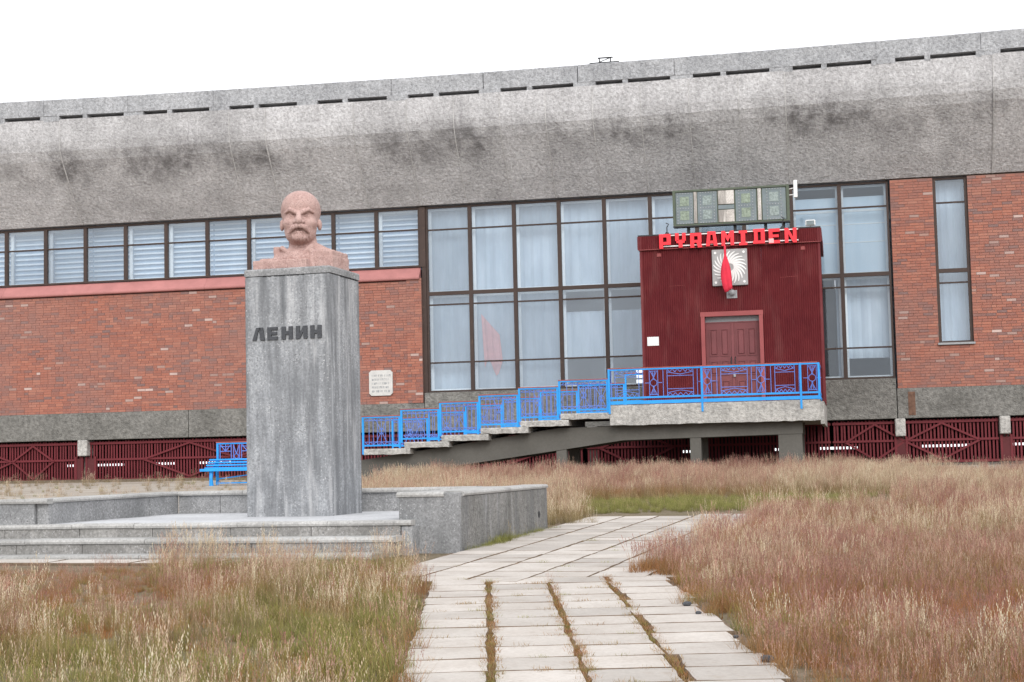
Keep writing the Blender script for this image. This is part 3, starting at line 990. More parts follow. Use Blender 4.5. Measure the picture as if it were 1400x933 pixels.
for ci, (a, b, gm) in enumerate(cells):
    fc = MB().box((a, BY - .02, Z0 + .075), (b, BY - .002, Z1 - .065)).build('digit_face', M['face'], cb)
    m_ = (a + b) / 2; zc = (Z0 + Z1) / 2
    for sgn in (-1, 1):
        MB().box((m_ - .12, BY - .028, zc + sgn * .19 - .125), (m_ + .12, BY - .021, zc + sgn * .19 + .125), .003).build('frosted_square', M[gm], fc)
    bl = MB()
    for q in range(11):
        z = zc - .40 + .08 * q
        for xx in (m_ - .18, m_ + .18): bl.tube([(xx, BY - .021, z), (xx, BY - .034, z)], .016, 6)
    for q in range(4):
        xx = m_ - .11 + .073 * q
        for z in (zc - .40, zc, zc + .40): bl.tube([(xx, BY - .021, z), (xx, BY - .034, z)], .016, 6)
    tag(bl.build('bulb_dots', M['steel'], fc), kind='stuff')
for a, b in ((B0 + .56, B0 + .64), (B0 + 2.24, B0 + 2.33)):
    MB().box((a, BY - .03, Z0 + .08), (b, BY - .002, Z1 - .06), .005).build('colon_strip', M['peel'], cb)
a, b = B0 + 1.20, B0 + 1.62
MB().box((a, BY - .03, Z0 + .075), (b, BY - .002, Z0 + .40), .005).build('white_panel', M['peel'], cb)
MB().box((a, BY - .03, Z0 + .55), (b, BY - .002, Z1 - .06), .005).build('white_panel', M['peel'], cb)
MB().box((a, BY - .02, Z0 + .42), (b, BY - .002, Z0 + .53), .003).build('dash_face', M['face'], cb)
for x in (5.52, 6.75, 7.55, 8.02):
    MB().box((x - .04, BY + .05, VZ1 + .036), (x + .04, BY + .13, Z0 + .04)).build('post', M['dark'], cb)
for x, s in ((4.98, 1), (8.0, 1)):
    hk = empty('wire_hook', FO, TF)
    tag(hk, 'bent wire hook on the red entrance roof ' + ('beside the clock board' if x < 6 else 'below the end of the clock board'), 'hook')
    MB().tube([(x, VY - .02, VZ1 + .036), (x, VY - .02, VZ1 + .22), (x + .05 * s, VY - .03, VZ1 + .30), (x - .02, VY - .04, VZ1 + .33)], .014, 5).build('stem', M['dark'], hk)
    MB().tube([(x, VY - .02, VZ1 + .036), (x, VY - .02, VZ1 + .09)], [.07, .03], 6).build('foot', M['dark'], hk)
an = empty('antenna', FO, TF)
tag(an, 'slim white upright antenna bracketed beside the clock board', 'antenna')
MB().box((8.31, BY - .1, 7.96), (8.41, BY - .02, 8.42), .012).build('aerial', M['white'], an)
MB().bar((8.13, BY + .03, 8.2), (8.36, BY - .06, 8.22), .025, .02).build('arm', M['white'], an)
MB().bar((8.13, BY + .03, 8.05), (8.36, BY - .06, 8.04), .02, .02).build('arm', M['white'], an)
fl = empty('floodlight', FO, TF)
tag(fl, 'small silver floodlight standing on the corner of the entrance roof', 'lamp')
MB().box((8.58, VY + .3, VZ1 + .12), (8.84, VY + .42, VZ1 + .27), .02).build('housing', M['white'], fl)
MB().box((8.61, VY + .288, VZ1 + .14), (8.81, VY + .299, VZ1 + .25)).build('lens', M['face'], fl)
MB().bar((8.71, VY + .36, VZ1 + .036), (8.71, VY + .36, VZ1 + .12), .04, .04).build('stand', M['steel'], fl)

# ------------------------------------------------------------------ emblem, flag, wall lamp
em = empty('emblem_panel', FO, TF)
tag(em, 'square pale panel with a white swirl of curved rays', 'emblem')
ex, ez = 6.605, 6.17
MB().box((ex - .46, VY - .10, ez - .48), (ex + .46, VY - .04, ez + .48), .012).build('backing_panel', mat_plain('emblem_grey', (.34, .335, .335), .6, .12, 5), em)
for q in ((-.37, -.39), (.37, -.39), (-.37, .39), (.37, .39)):
    MB().tube([(ex + q[0], VY - .10, ez + q[1]), (ex + q[0], VY - .115, ez + q[1])], .035, 8).build('bolt', M['white'], em)
    MB().tube([(ex + q[0] * .9, VY - .04, ez + q[1] * .9), (ex + q[0] * .9, VY + .0, ez + q[1] * .9)], .03, 6).build('spacer', M['dark'], em)
ry = MB(); L_, R_ = [], []
for q in range(9):
    t = q / 8; r = .10 + .33 * t; a = -.75 * t
    wd = .004 + .056 * math.sin(math.pi * min(1, t * .72 + .12))
    L_.append((r * math.cos(a) - wd * math.sin(a) * .5, r * math.sin(a) + wd * math.cos(a) * .5)); R_.append((r * math.cos(a) + wd * math.sin(a) * .5, r * math.sin(a) - wd * math.cos(a) * .5))
ry.prism(R_ + L_[::-1], -.012, 0)
rme = ry.mesh('ray', M['white'])
for q in range(22):
    link('ray', rme, em, (ex, VY - .1005, ez), (0, 2 * math.pi * q / 22, 0))
flg = empty('flag', FO, TF)
tag(flg, 'furled red flag hanging limp before the swirl emblem', 'flag')
MB().tube([(6.66, VY - .12, 5.46), (6.58, VY - .22, 6.0), (6.50, VY - .30, 6.72)], .012, 6).build('pole', M['steel'], flg)
cl = MB(); n = 20; rows = 14
for j in range(rows + 1):
    t = j / rows
    z = 6.70 - 1.16 * t
    cx = 6.51 + .10 * t + .02 * math.sin(t * 5) - .06 * math.sin(math.pi * t)
    w = .024 + .078 * max(0, math.sin(math.pi * min(1, max(0, (t - .25) / .95)))) ** .7
    for i in range(n):
        a = 2 * math.pi * i / n
        k_ = 1 + .34 * math.cos(3 * a + 2.5 * t) + .22 * math.cos(7 * a + 3 * t)
        cl.v.append((cx + w * k_ * math.cos(a), VY - .36 - .05 * (1 - t) + .55 * w * k_ * math.sin(a), z + .05 * math.cos(a) * t))
for j in range(rows):
    for i in range(n):
        cl.f.append((j * n + i, j * n + (i + 1) % n, (j + 1) * n + (i + 1) % n, (j + 1) * n + i))
cl.f.append(tuple(range(n))); cl.f.append(tuple(range(rows * n + n - 1, rows * n - 1, -1)))
M['flag'] = mat_plain('flag_red', (.62, .03, .06), .7, .15, 4)
cl.build('cloth', M['flag'], flg, smooth=True)
wl = empty('wall_lamp', FO, TF)
tag(wl, 'small grey lamp on a square plate under the swirl emblem', 'lamp')
MB().box((6.49, VY - .03, 5.36), (6.77, VY - .013, 5.57), .004).build('plate', M['steel'], wl)
MB().tube([(6.64, VY - .03, 5.5), (6.64, VY - .10, 5.5)], [.07, .085], 10).build('lamp_base', M['steel'], wl)
lg = MB()
for q in range(6):
    a0 = math.pi / 2 * q / 5
    lg.v += [(6.64 + .08 * math.cos(a0) * math.cos(b_), VY - .10 - .09 * math.sin(a0), 5.5 + .08 * math.cos(a0) * math.sin(b_)) for b_ in [2 * math.pi * k_ / 10 for k_ in range(10)]]
for q in range(5):
    for k_ in range(10): lg.f.append((q * 10 + k_, q * 10 + (k_ + 1) % 10, (q + 1) * 10 + (k_ + 1) % 10, (q + 1) * 10 + k_))
lg.build('lamp_glass', M['steel'], wl, smooth=True)
dr = t_.build('drape', M['pink'])
dr.location = FO; dr.rotation_euler = (0, 0, TF)
tag(dr, 'pale pink drape hanging behind the tall window glass', 'drape')

# ------------------------------------------------------------------ entrance stairs and landing
st = empty('entrance_stairs', FO, TF)
tag(st, 'wide concrete stairs and landing on a sloping beam leading to the red doors', 'stairs')
SU = [-2.81 + 1.0375 * i for i in range(6)] + [3.65]
SZ = [1.634 + .1535 * i for i in range(6)]
LV0, LV1, LZ = 3.65, 8.83, 2.58


def rough_slab(a, b, amt, seed, nu=10):
    """slab with chipped, uneven front edge"""
    r = random.Random(seed)
    x0, y0, z0 = a; x1, y1, z1 = b
    mb = MB(); ring = []
    for i in range(nu + 1):
        x = x0 + (x1 - x0) * i / nu
        j = lambda s=1: r.uniform(-amt, amt) * s
        c = .02 + abs(j(.8))
        ring.append([(x, y0 + abs(j()), z0 + abs(j())), (x, y0 + abs(j(.5)), z1 - c), (x, y0 + c, z1), (x, y1, z1), (x, y1, z0)])
    m = 5
    for row in ring: mb.v += row
    for k in range(nu):
        for i in range(m): mb.f.append((k * m + i, k * m + (i + 1) % m, (k + 1) * m + (i + 1) % m, (k + 1) * m + i))
    mb.f.append(tuple(range(m))); mb.f.append(tuple(range(nu * m + m - 1, nu * m - 1, -1)))
    return mb


for i in range(6):
    b = SU[i + 1] + .22 if i < 5 else 3.645
    rough_slab((SU[i] + .02 + (.05 if i == 1 else 0), -5.66, SZ[i] - .16), (b, -3.05, SZ[i]), .022, i, 12).build('step', M['slab'], st)
rough_slab((LV0, -5.66, 2.06), (LV1, -3.30, LZ), .02, 40, 30).build('landing_slab', M['slab'], st)
MB().box((LV0, -3.30, 2.06), (LV1, -.06, LZ - .003)).build('landing_slab', M['slab'], st)
MB().box((LV1 - .0, -5.6, 1.98), (LV1 + .09, -.06, LZ - .05)).build('edge_kerb', M['slab'], st)
poly = [(-3.6, .8), (-2.9, .86), (-.1, 1.19), (2.36, 1.50), (3.9, 1.70), (8.38, 1.76), (8.38, 2.058), (3.66, 2.058), (2.3, 2.05), (-2.9, 1.36), (-3.6, 1.25)]
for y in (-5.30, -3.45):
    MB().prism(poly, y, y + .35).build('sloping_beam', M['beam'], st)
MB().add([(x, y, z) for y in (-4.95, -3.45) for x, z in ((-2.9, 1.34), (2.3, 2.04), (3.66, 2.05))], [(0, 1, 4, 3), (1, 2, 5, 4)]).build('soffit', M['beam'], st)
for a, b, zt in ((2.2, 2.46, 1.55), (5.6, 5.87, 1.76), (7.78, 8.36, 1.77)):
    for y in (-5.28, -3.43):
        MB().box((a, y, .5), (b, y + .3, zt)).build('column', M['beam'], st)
        MB().box((a - .03, y - .04, .5), (b + .03, y + .34, .98 if a > 7 else 1.02), .01).build('footing', M['band'], st)


def railing(y, label, front):
    """stepped steel railing along the stairs; the front one runs on round the landing"""
    rl = empty('stair_railing', FO, TF)
    tag(rl, label, 'railing')
    t = .05 if front else .042
    off = 0 if front else .09
    us = [q + off for q in SU]
    if not front: us[6] = 3.74

    def ornament(a, b, z0, z1, dense=False):
        mb = MB(); r = .0085; w = b - a
        T = lambda p, q: mb.tube([(p[0], y, p[1]), (q[0], y, q[1])], r, 4, False)
        m = (a + b) / 2
        if dense:                                   # short stair bay
            for k in range(1, 8): T((a + w * k / 8, z0), (a + w * k / 8, z1))
            zm = (z0 + z1) / 2
            T((a, z1 - .07), (b, z1 - .07)); T((a, z0 + .07), (b, z0 + .07))
            for k in range(6):
                xa = a + w * k / 6; xb = a + w * (k + 1) / 6; xm = (xa + xb) / 2
                T((xa, z1 - .07), (xm, z1)); T((xm, z1), (xb, z1 - .07)); T((xa, z0 + .07), (xm, z0)); T((xm, z0), (xb, z0 + .07))
            T((m - .13, z0 + .08), (m + .13, z1 - .08)); T((m + .13, z0 + .08), (m - .13, z1 - .08))
            mb.tube([(m + .075 * math.cos(q), y, zm + .075 * math.sin(q)) for q in [2 * math.pi * k / 12 for k in range(13)]], r, 4, False)
        else:
            T((a, z0), (a, z1)); T((b, z0), (b, z1)); T((a + .10, z0), (a + .10, z1)); T((b - .10, z0), (b - .10, z1))
            for zz in (z0 + .17, z1 - .17): T((a + .10, zz), (b - .10, zz))
            for zz, zp, s in ((z0, z0 + .075, 1), (z1, z1 - .075, -1)):
                n = 5; aa, bb = a + .10, b - .10
                for k in range(n):
                    xa = aa + (bb - aa) * k / n; xb = aa + (bb - aa) * (k + 1) / n
                    T((xa, zz), ((xa + xb) / 2, zp)); T(((xa + xb) / 2, zp), (xb, zz))
                T((aa, zp), (m, zp + s * .06)); T((m, zp + s * .06), (bb, zp))
        return tag(mb.build('ornament', M['wire'], rl), kind='stuff')

    def narrow(m, z0, z1):
        mb = MB(); r = .0085; zm = (z0 + z1) / 2; h = .105
        T = lambda p, q: mb.tube([(p[0], y, p[1]), (q[0], y, q[1])], r, 4, False)
        T((m - h, z0), (m - h, z1)); T((m + h, z0), (m + h, z1))
        for s in (-1, 1):
            ze = zm + s * (z1 - z0) / 2 * .88
            T((m - h, ze), (m + h, ze))
            for q in (-1, 1): T((m + q * .08, ze), (m - q * .02, zm + s * .09)); T((m + q * .03, ze), (m, zm + s * .09))
            T((m + s * h, zm), (m + s * (h + .11), zm))
        mb.tube([(m + .085 * math.cos(q), y, zm + .085 * math.sin(q)) for q in [2 * math.pi * k / 14 for k in range(15)]], r, 4, False)
        tag(mb.build('ornament', M['wire'], rl), kind='stuff')

    for i in range(6):
        a, b = us[i], us[i + 1]
        z0, z1 = SZ[i] + .085, SZ[i] + .83
        lo = SZ[i] - (.14 if (front and i == 0) else .02)
        MB().box((a - t / 2, y - t / 2, lo), (a + t / 2, y + t / 2, z1)).build('post', M['blue'], rl)
        MB().box((a + t / 2, y - t / 2, z1 - .035), (b - t / 2, y + t / 2, z1)).build('top_rail', M['blue'], rl)
        MB().box((a - t / 2, y - .035, z1), (b - t / 2, y + .035, z1 + .022)).build('handrail', M['handrail'], rl)
        MB().box((a + t / 2, y - t / 2, z0 - .02), (b - t / 2, y + t / 2, z0 + .02)).build('bottom_rail', M['blue'], rl)
        MB().box((b - t / 2 - .052, y - t / 2 + .002, SZ[i] + .0), (b - t / 2 - .004, y + t / 2 - .002, z1 - .035)).build('post', M['blue'], rl)
        ornament(a + t, b - t - .05, z0 + .02, z1 - .035, True)
    zt, zb = LZ + .90, LZ + .175
    end = LV1 - .01 if front else 4.26
    posts = ([3.65, 5.97, 8.38, LV1 - .01] if front else [3.74, 4.24])
    for p in posts:
        hang = front and p in (3.65, 5.97, 8.38)
        MB().box((p - t / 2, y - t / 2 - (.03 if hang else 0), LZ - (.22 if hang else 0)), (p + t / 2, y + t / 2 - (.03 if hang else 0), zt)).build('post', M['blue'], rl)
    for a, b in zip(posts[:-1], posts[1:]):
        MB().box((a + t / 2, y - t / 2, zt - .04), (b - t / 2, y + t / 2, zt)).build('top_rail', M['blue'], rl)
        MB().box((a - t / 2, y - .035, zt), (b + t / 2 - .051, y + .035, zt + .022)).build('handrail', M['handrail'], rl)
        MB().box((a + t / 2, y - t / 2, zb - .025), (b - t / 2, y + t / 2, zb + .02)).build('bottom_rail', M['blue'], rl)
        if front: MB().box((a + t / 2, y - .04, LZ + .01), (b - t / 2, y + .03, LZ + .095)).build('kick_channel', M['blue'], rl)
    if front:
        for m in (4.77, 6.10, 7.42, 8.66): narrow(m, zb + .02, zt - .04)
        for a, b in ((3.70, 4.50), (5.01, 5.86), (6.34, 7.19), (7.66, 8.34)): ornament(a, b, zb + .02, zt - .04)
        x = LV1 - .01                                # return along the landing's side
        MB().box((x - t / 2, y + t / 2, zt - .04), (x + t / 2, VY - .03, zt)).build('top_rail', M['blue'], rl)
        MB().box((x - t / 2, y + t / 2, zb - .02), (x + t / 2, VY - .03, zb + .02)).build('bottom_rail', M['blue'], rl)
        MB().box((x - .02, y + t / 2, LZ + .01), (x + .03, VY - .03, LZ + .095)).build('kick_channel', M['blue'], rl)
        mb = MB()
        for k in range(1, 14): mb.tube([(x, y + (VY - .03 - y) * k / 14, zb), (x, y + (VY - .03 - y) * k / 14, zt)], .0085, 4, False)
        tag(mb.build('ornament', M['wire'], rl), kind='stuff')
    return rl


railing(-5.62, 'bright blue stepped railing along outer stair edge and round the landing', True)
railing(-3.22, 'bright blue stepped railing along inner stair edge next to the hall', False)

# ------------------------------------------------------------------ monument podium
pd = empty('monument_podium', PO, TP)
tag(pd, 'low stepped grey concrete podium with parapet walls around the pedestal', 'podium')
PZ = .683
# platform floor slabs
xs = [-6.6 + .99 * k for k in range(7)]
ny = 4
for i in range(len(xs) - 1):
    for j in range(ny):
        y0 = -.16 + j * .78; y1 = y0 + .775
        x0, x1 = xs[i], xs[i + 1]
        if x1 > -.68: x1 = -.68
        z = PZ - .004 + random.uniform(-.002, .002)
        MB().box((x0 + .004, y0, z - .08), (x1 - .004, y1, z), .004).build('floor_slab', M['floor'], pd)


def half_round(x0, x1, y, z, r=.028, back=.25, name='nosing', mat='nosing', endround=False):
    """cap strip with a rounded front edge along x"""
    prof = [(y + back, z), (y + .015, z), (y - .008, z - .008), (y - .018, z - .028), (y - .012, z - .050), (y + .02, z - .058), (y + back, z - .058)]
    mb = MB()
    seg = 1
    for q in range(seg + 1):
        x = x0 + (x1 - x0) * q / seg
        mb.v += [(x, yy, zz) for yy, zz in prof]
    m = len(prof)
    for i in range(m): mb.f.append((i, (i + 1) % m, m + (i + 1) % m, m + i))
    mb.f.append(tuple(range(m))); mb.f.append(tuple(range(2 * m - 1, m - 1, -1)))
    return mb.build(name, M[mat], pd)


steps = [(-.26, PZ, -.44), (-.58, PZ - .152, -.535), (-.90, PZ - .308, -.64)]
for si, (n, z, xe) in enumerate(steps):
    r = random.Random(si + 3)
    x = xe
    first = True
    while x > -6.6:
        w = r.uniform(.75, 1.5)
        a = max(-6.6, x - w)
        half_round(a + .003, x - .003, n, z + r.uniform(-.003, .003), back=.36 if si else .12)
        x = a
    x = xe - .02 if si else xe - .125
    bot = (steps[si + 1][1] if si < 2 else .16)
    while x > -6.6:
        w = r.uniform(.7, 1.05)
        a = max(-6.6, x - w)
        MB().box((a + .004, n + .01 + r.uniform(-.004, .004), bot - .05), (x - .004, n + .40, z - .055)).build('riser', M['riser'], pd)
        x = a
MB().box((-.565, -.245, .15), (-.445, .1, PZ - .06), .012).build('cheek_block', M['podium'], pd)
MB().box((-.66, -.56, .15), (-.566, -.2, PZ - .215), .008).build('cheek_block', M['podium'], pd)
MB().box((-.74, -.87, .13), (-.645, -.55, PZ - .37), .008).build('cheek_block', M['podium'], pd)
WZ = .962
# right wing: front panel, inner lining, outer wall
MB().box((-.672, .0, .12), (-.008, .10, WZ - .012), .006).build('wing_panel', M['podium'], pd)
MB().box((-.672, .102, .2), (-.58, 3.0, WZ - .05), .004).build('wing_lining', M['podium'], pd)
MB().box((-.10, .06, .1), (-.0, 3.62, WZ - .048), .01).build('wing_wall', M['podium_rough'], pd)
MB().box((-.58, .102, .2), (-.10, 3.60, WZ - .07)).build('wing_fill', M['podium_rough'], pd)
MB().box((-.58, 3.50, .2), (-.10, 3.615, WZ - .048)).build('wing_wall', M['podium_rough'], pd)


def cap_y(x0, x1, y0, y1, z, round_side):
    """cap running along y with one rounded long edge"""
    s = 1 if round_side > 0 else -1
    xr = x1 if s > 0 else x0; xo = x0 if s > 0 else x1
    prof = [(xo, z), (xr - s * .015, z), (xr + s * .006, z - .008), (xr + s * .016, z - .026), (xr + s * .008, z - .046), (xr - s * .02, z - .052), (xo, z - .052)]
    mb = MB()
    for y in (y0, y1): mb.v += [(x, y, zz) for x, zz in prof]
    m = len(prof)
    for i in range(m): mb.f.append((i, (i + 1) % m, m + (i + 1) % m, m + i))
    mb.f.append(tuple(range(m))); mb.f.append(tuple(range(2 * m - 1, m - 1, -1)))
    return mb.build('cap', M['nosing'], pd)


cap_y(-.30, .0, .13, 1.9, WZ, 1); cap_y(-.30, .0, 1.906, 3.63, WZ, 1)
cap_y(-.68, -.302, .13, 3.0, WZ - .004, -1)
half_round(-.69, -.17, -.005, WZ + .002, back=.13, name='cap')
# back wall panels and cap
x = -.675
r = random.Random(5)
while x > -4.72:
    a = max(-4.72, x - r.uniform(.7, 1.0))
    MB().box((a + .004, 2.86 + r.uniform(-.003, .003), .3), (x - .004, 3.05, WZ - .052)).build('back_panel', M['podium'], pd)
    x = a
x = -.69
while x > -4.73:
    a = max(-4.73, x - r.uniform(1.2, 1.9))
    half_round(a + .003, x - .003, 2.83, WZ, back=.28, name='cap')
    x = a
# left wing, lining panels from back to front, and its front face
y = 2.86
while y > -.18:
    b_ = max(-.18, y - r.uniform(.7, .95))
    MB().box((-4.86, b_ + .004, .3), (-4.722 + r.uniform(-.003, .003), y - .004, WZ - .052)).build('wing_lining', M['podium'], pd)
    y = b_
cap_y(-5.05, -4.715, -.12, 1.4, WZ, 1); cap_y(-5.05, -4.715, 1.405, 3.1, WZ, 1)
MB().box((-6.6, -.22, .3), (-4.87, -.12, WZ - .055)).build('wing_panel', M['podium'], pd)
half_round(-6.6, -4.70, -.23, WZ, back=.11, name='cap')
MB().box((-6.6, -.11, .3), (-4.865, 3.1, WZ - .07)).build('wing_fill', M['podium_rough'], pd)
# rough hole knocked in the outer wall's far end
MB().tube([(.003, 3.2, .60), (-.02, 3.2, .60)], [.045, .05], 7).build('drain_hole', M['void'], pd)

# ------------------------------------------------------------------ pedestal
pe = empty('pedestal', PO, TP)
tag(pe, 'tall square grey concrete pedestal with dark lettering under the bust', 'pedestal')
PA, PB_, PN0, PN1, PTOP = -3.067, -1.965, 1.36, 2.33, 3.59


def shaft(x0, x1, y0, y1, z0, z1, e, nz=1):
    """rounded-corner box with a softened top edge"""
    def ring(d, z):
        pts = []
        for cx, cy, a0 in ((x1 - e, y1 - e, 0), (x0 + e, y1 - e, 90), (x0 + e, y0 + e, 180), (x1 - e, y0 + e, 270)):
            for k in range(4):
                a = math.radians(a0 + 30 * k)
                pts.append((cx + (e - d) * math.cos(a), cy + (e - d) * math.sin(a), z))
        return pts
    mb = MB()
    rings = [ring(0, z0), ring(0, z1 - .02), ring(.006, z1 - .006), ring(.016, z1)]
    for q in rings: mb.v += q
    for k in range(3):
        for i in range(16): mb.f.append((k * 16 + i, k * 16 + (i + 1) % 16, (k + 1) * 16 + (i + 1) % 16, (k + 1) * 16 + i))
    mb.f.append(tuple(range(15, -1, -1))); mb.f.append(tuple(range(48, 64)))
    return mb


shaft(PA + .01, PB_ - .01, PN0 + .008, PN1 - .01, PZ - .06, PTOP - .085, .022).build('shaft', M['pedestal'], pe)
shaft(PA, PB_, PN0, PN1, PTOP - .083, PTOP, .03).build('cap', M['podium'], pe)
crk = MB(); x = PA + .25
while x < PA + .75:
    w = random.uniform(.02, .06); crk.box((x, PN0 + .001, PTOP - .093), (x + w, PN0 + .03, PTOP - .078 + random.uniform(0, .006))); x += w + random.uniform(.01, .04)
for q in range(7):
    y = PN0 + .35 + q * .08
    crk.box((PB_ - .03, y, PTOP - .095), (PB_ - .002, y + random.uniform(.03, .06), PTOP - .08))
crk.build('cap_joint', M['void'], pe)
x = -2.945
for ch, w in (('L', .142), ('E', .13), ('H', .135), ('I', .138), ('H', .135)):
    letter(GC[ch], x, 2.745, w, .150, PN0 - .012, PN0 + .012, 'letter', M['letter_dark'], pe)
    x += .1815

# ------------------------------------------------------------------ bust: one blended stone surface
def smin(a, b, k):
    h = np.clip(.5 + .5 * (b - a) / k, 0, 1)
    return b + (a - b) * h - k * h * (1 - h)


def smax(a, b, k): return -smin(-a, -b, k)


def sdf_ell(P, c, r):
    q = [(P[i] - c[i]) / r[i] for i in range(3)]
    k0 = np.sqrt(q[0] ** 2 + q[1] ** 2 + q[2] ** 2)
    k1 = np.sqrt((q[0] / r[0]) ** 2 + (q[1] / r[1]) ** 2 + (q[2] / r[2]) ** 2) + 1e-9
    return k0 * (k0 - 1) / k1


def sdf_cap(P, a, b, ra, rb):
    a = np.array(a); b = np.array(b); ab = b - a
    t = np.clip(((P[0] - a[0]) * ab[0] + (P[1] - a[1]) * ab[1] + (P[2] - a[2]) * ab[2]) / (ab @ ab), 0, 1)
    d = np.sqrt(sum((P[i] - a[i] - ab[i] * t) ** 2 for i in range(3)))
    return d - (ra + (rb - ra) * t)


def sdf_box(P, c, h, r):
    q = [np.abs(P[i] - c[i]) - h[i] + r for i in range(3)]
    return np.sqrt(sum(np.maximum(v, 0) ** 2 for v in q)) + np.minimum(np.maximum(np.maximum(q[0], q[1]), q[2]), 0) - r


def vol_noise(P, f):
    G = np.random.default_rng(int(f)).random((32, 32, 32))
    q = [p * f + 100 for p in P]
    i = [np.floor(v).astype(int) for v in q]; w = [v - k for v, k in zip(q, i)]
    o_ = 0
    for a in (0, 1):
        for b in (0, 1):
            for c in (0, 1):
                o_ = o_ + G[(i[0] + a) % 32, (i[1] + b) % 32, (i[2] + c) % 32] * (w[0] if a else 1 - w[0]) * (w[1] if b else 1 - w[1]) * (w[2] if c else 1 - w[2])
    return o_


def bust_field(X, Y, Z):
    yaw = math.radians(19)
    c, s = math.cos(yaw), math.sin(yaw)
    H = (c * X + s * Y, -s * X + c * Y, Z)                         # head turned towards the path
    d = sdf_ell(H, (0, .05, .740), (.240, .290, .245))
    d = smin(d, sdf_ell(H, (0, -.080, .775), (.195, .170, .165)), .06)            # forehead
    B = (X, Y, Z)
    H = (H[0], H[1], Z + .047)
    d = smin(d, sdf_ell(H, (0, -.055, .60), (.200, .215, .235)), .05)
    d = smin(d, sdf_ell(H, (0, -.10, .475), (.165, .17, .115)), .05)           # jaw
    for q in (-1, 1):
        d = smin(d, sdf_ell(H, (q * .128, -.165, .605), (.070, .07, .055)), .05)   # cheekbone
        d = smax(d, -sdf_ell(H, (q * .096, -.310, .682), (.066, .125, .046)), .012)  # socket
        d = smin(d, sdf_cap(H, (q * .172, -.190, .730), (q * .110, -.238, .760), .014, .022), .010)   # brow arch
        d = smin(d, sdf_cap(H, (q * .110, -.238, .760), (q * .028, -.270, .722), .022, .025), .010)
        d = smin(d, sdf_ell(H, (q * .094, -.192, .678), (.042, .034, .027)), .005)  # eyeball
        d = smin(d, sdf_cap(H, (q * .134, -.200, .684), (q * .094, -.224, .698), .008, .009), .005)  # upper lid
        d = smin(d, sdf_cap(H, (q * .094, -.224, .698), (q * .056, -.220, .684), .009, .008), .005)
        d = smin(d, sdf_cap(H, (q * .130, -.202, .662), (q * .058, -.220, .662), .008, .009), .010)  # lower lid
        d = smin(d, sdf_ell(H, (q * .226, .03, .612), (.028, .050, .068)), .016)   # ear
        d = smax(d, -sdf_ell(H, (q * .262, .005, .618), (.018, .024, .042)), .010)
        d = smax(d, -sdf_cap(H, (q * .168, -.27, .56), (q * .130, -.29, .45), .020, .022), .05)   # hollow cheek
    d = smin(d, sdf_cap(H, (0, -.268, .712), (0, -.345, .616), .024, .042), .016)   # nose
    for q in (-1, 1):
        d = smin(d, sdf_ell(H, (q * .044, -.303, .604), (.030, .038, .024)), .010)
        d = smin(d, sdf_cap(H, (q * .010, -.318, .558), (q * .070, -.300, .540), .028, .031), .008)   # moustache
        d = smin(d, sdf_cap(H, (q * .070, -.300, .540), (q * .125, -.250, .478), .031, .012), .008)
    d = smax(d, -sdf_ell(H, (0, -.320, .508), (.070, .070, .017)), .007)
    d = smin(d, sdf_ell(H, (0, -.270, .484), (.055, .028, .016)), .008)
    d = smin(d, sdf_ell(H, (0, -.232, .425), (.085, .062, .050)), .02)              # chin beard
    d = smin(d, sdf_ell(H, (0, -.252, .440), (.050, .050, .050)), .012)
    # grooves of the beard and moustache
    d = d + np.where((H[1] < -.17) & (H[2] < .56) & (H[2] > .34), .0028 * np.sin(H[0] * 150 + H[2] * 40), 0)
    d = smin(d, sdf_cap(B, (.0, .07, .46), (.0, .08, .16), .150, .195), .05)         # neck
    t_ = sdf_box(B, (.0, .10, .075), (.475, .27, .085), .02)
    sh = sdf_box(B, (.335, .09, .11), (.135, .255, .115), .02)                         # shoulder
    t_ = np.minimum(t_, sh)
    t_ = smin(t_, sdf_cap(B, (.12, .04, .27), (.42, .10, .17), .10, .045), .04)
    t_ = smin(t_, sdf_ell(B, (.0, .02, .14), (.32, .26, .16)), .03)
    t_ = smin(t_, sdf_box(B, (-.27, .0, .20), (.04, .12, .10), .012), .015)             # lapel stub
    t_ = smin(t_, sdf_cap(B, (-.17, -.16, .27), (.02, -.22, .13), .030, .025), .015)     # collar
    t_ = smin(t_, sdf_cap(B, (.19, -.14, .27), (.05, -.22, .13), .035, .025), .015)
    t_ = smin(t_, sdf_cap(B, (.20, -.16, .22), (.24, -.20, .02), .03, .03), .015)
    d = smin(d, t_, .035)
    d = np.minimum(d, sdf_box(B, (-.13, -.235, .055), (.345, .115, .055), .010))        # front plinth slab
    nz = vol_noise(B, 38) * .6 + vol_noise(B, 80) * .4 - .5
    d = d + np.where(B[2] < .30, .016 * nz, .0025 * nz)
    return smax(d, -Z, .004)


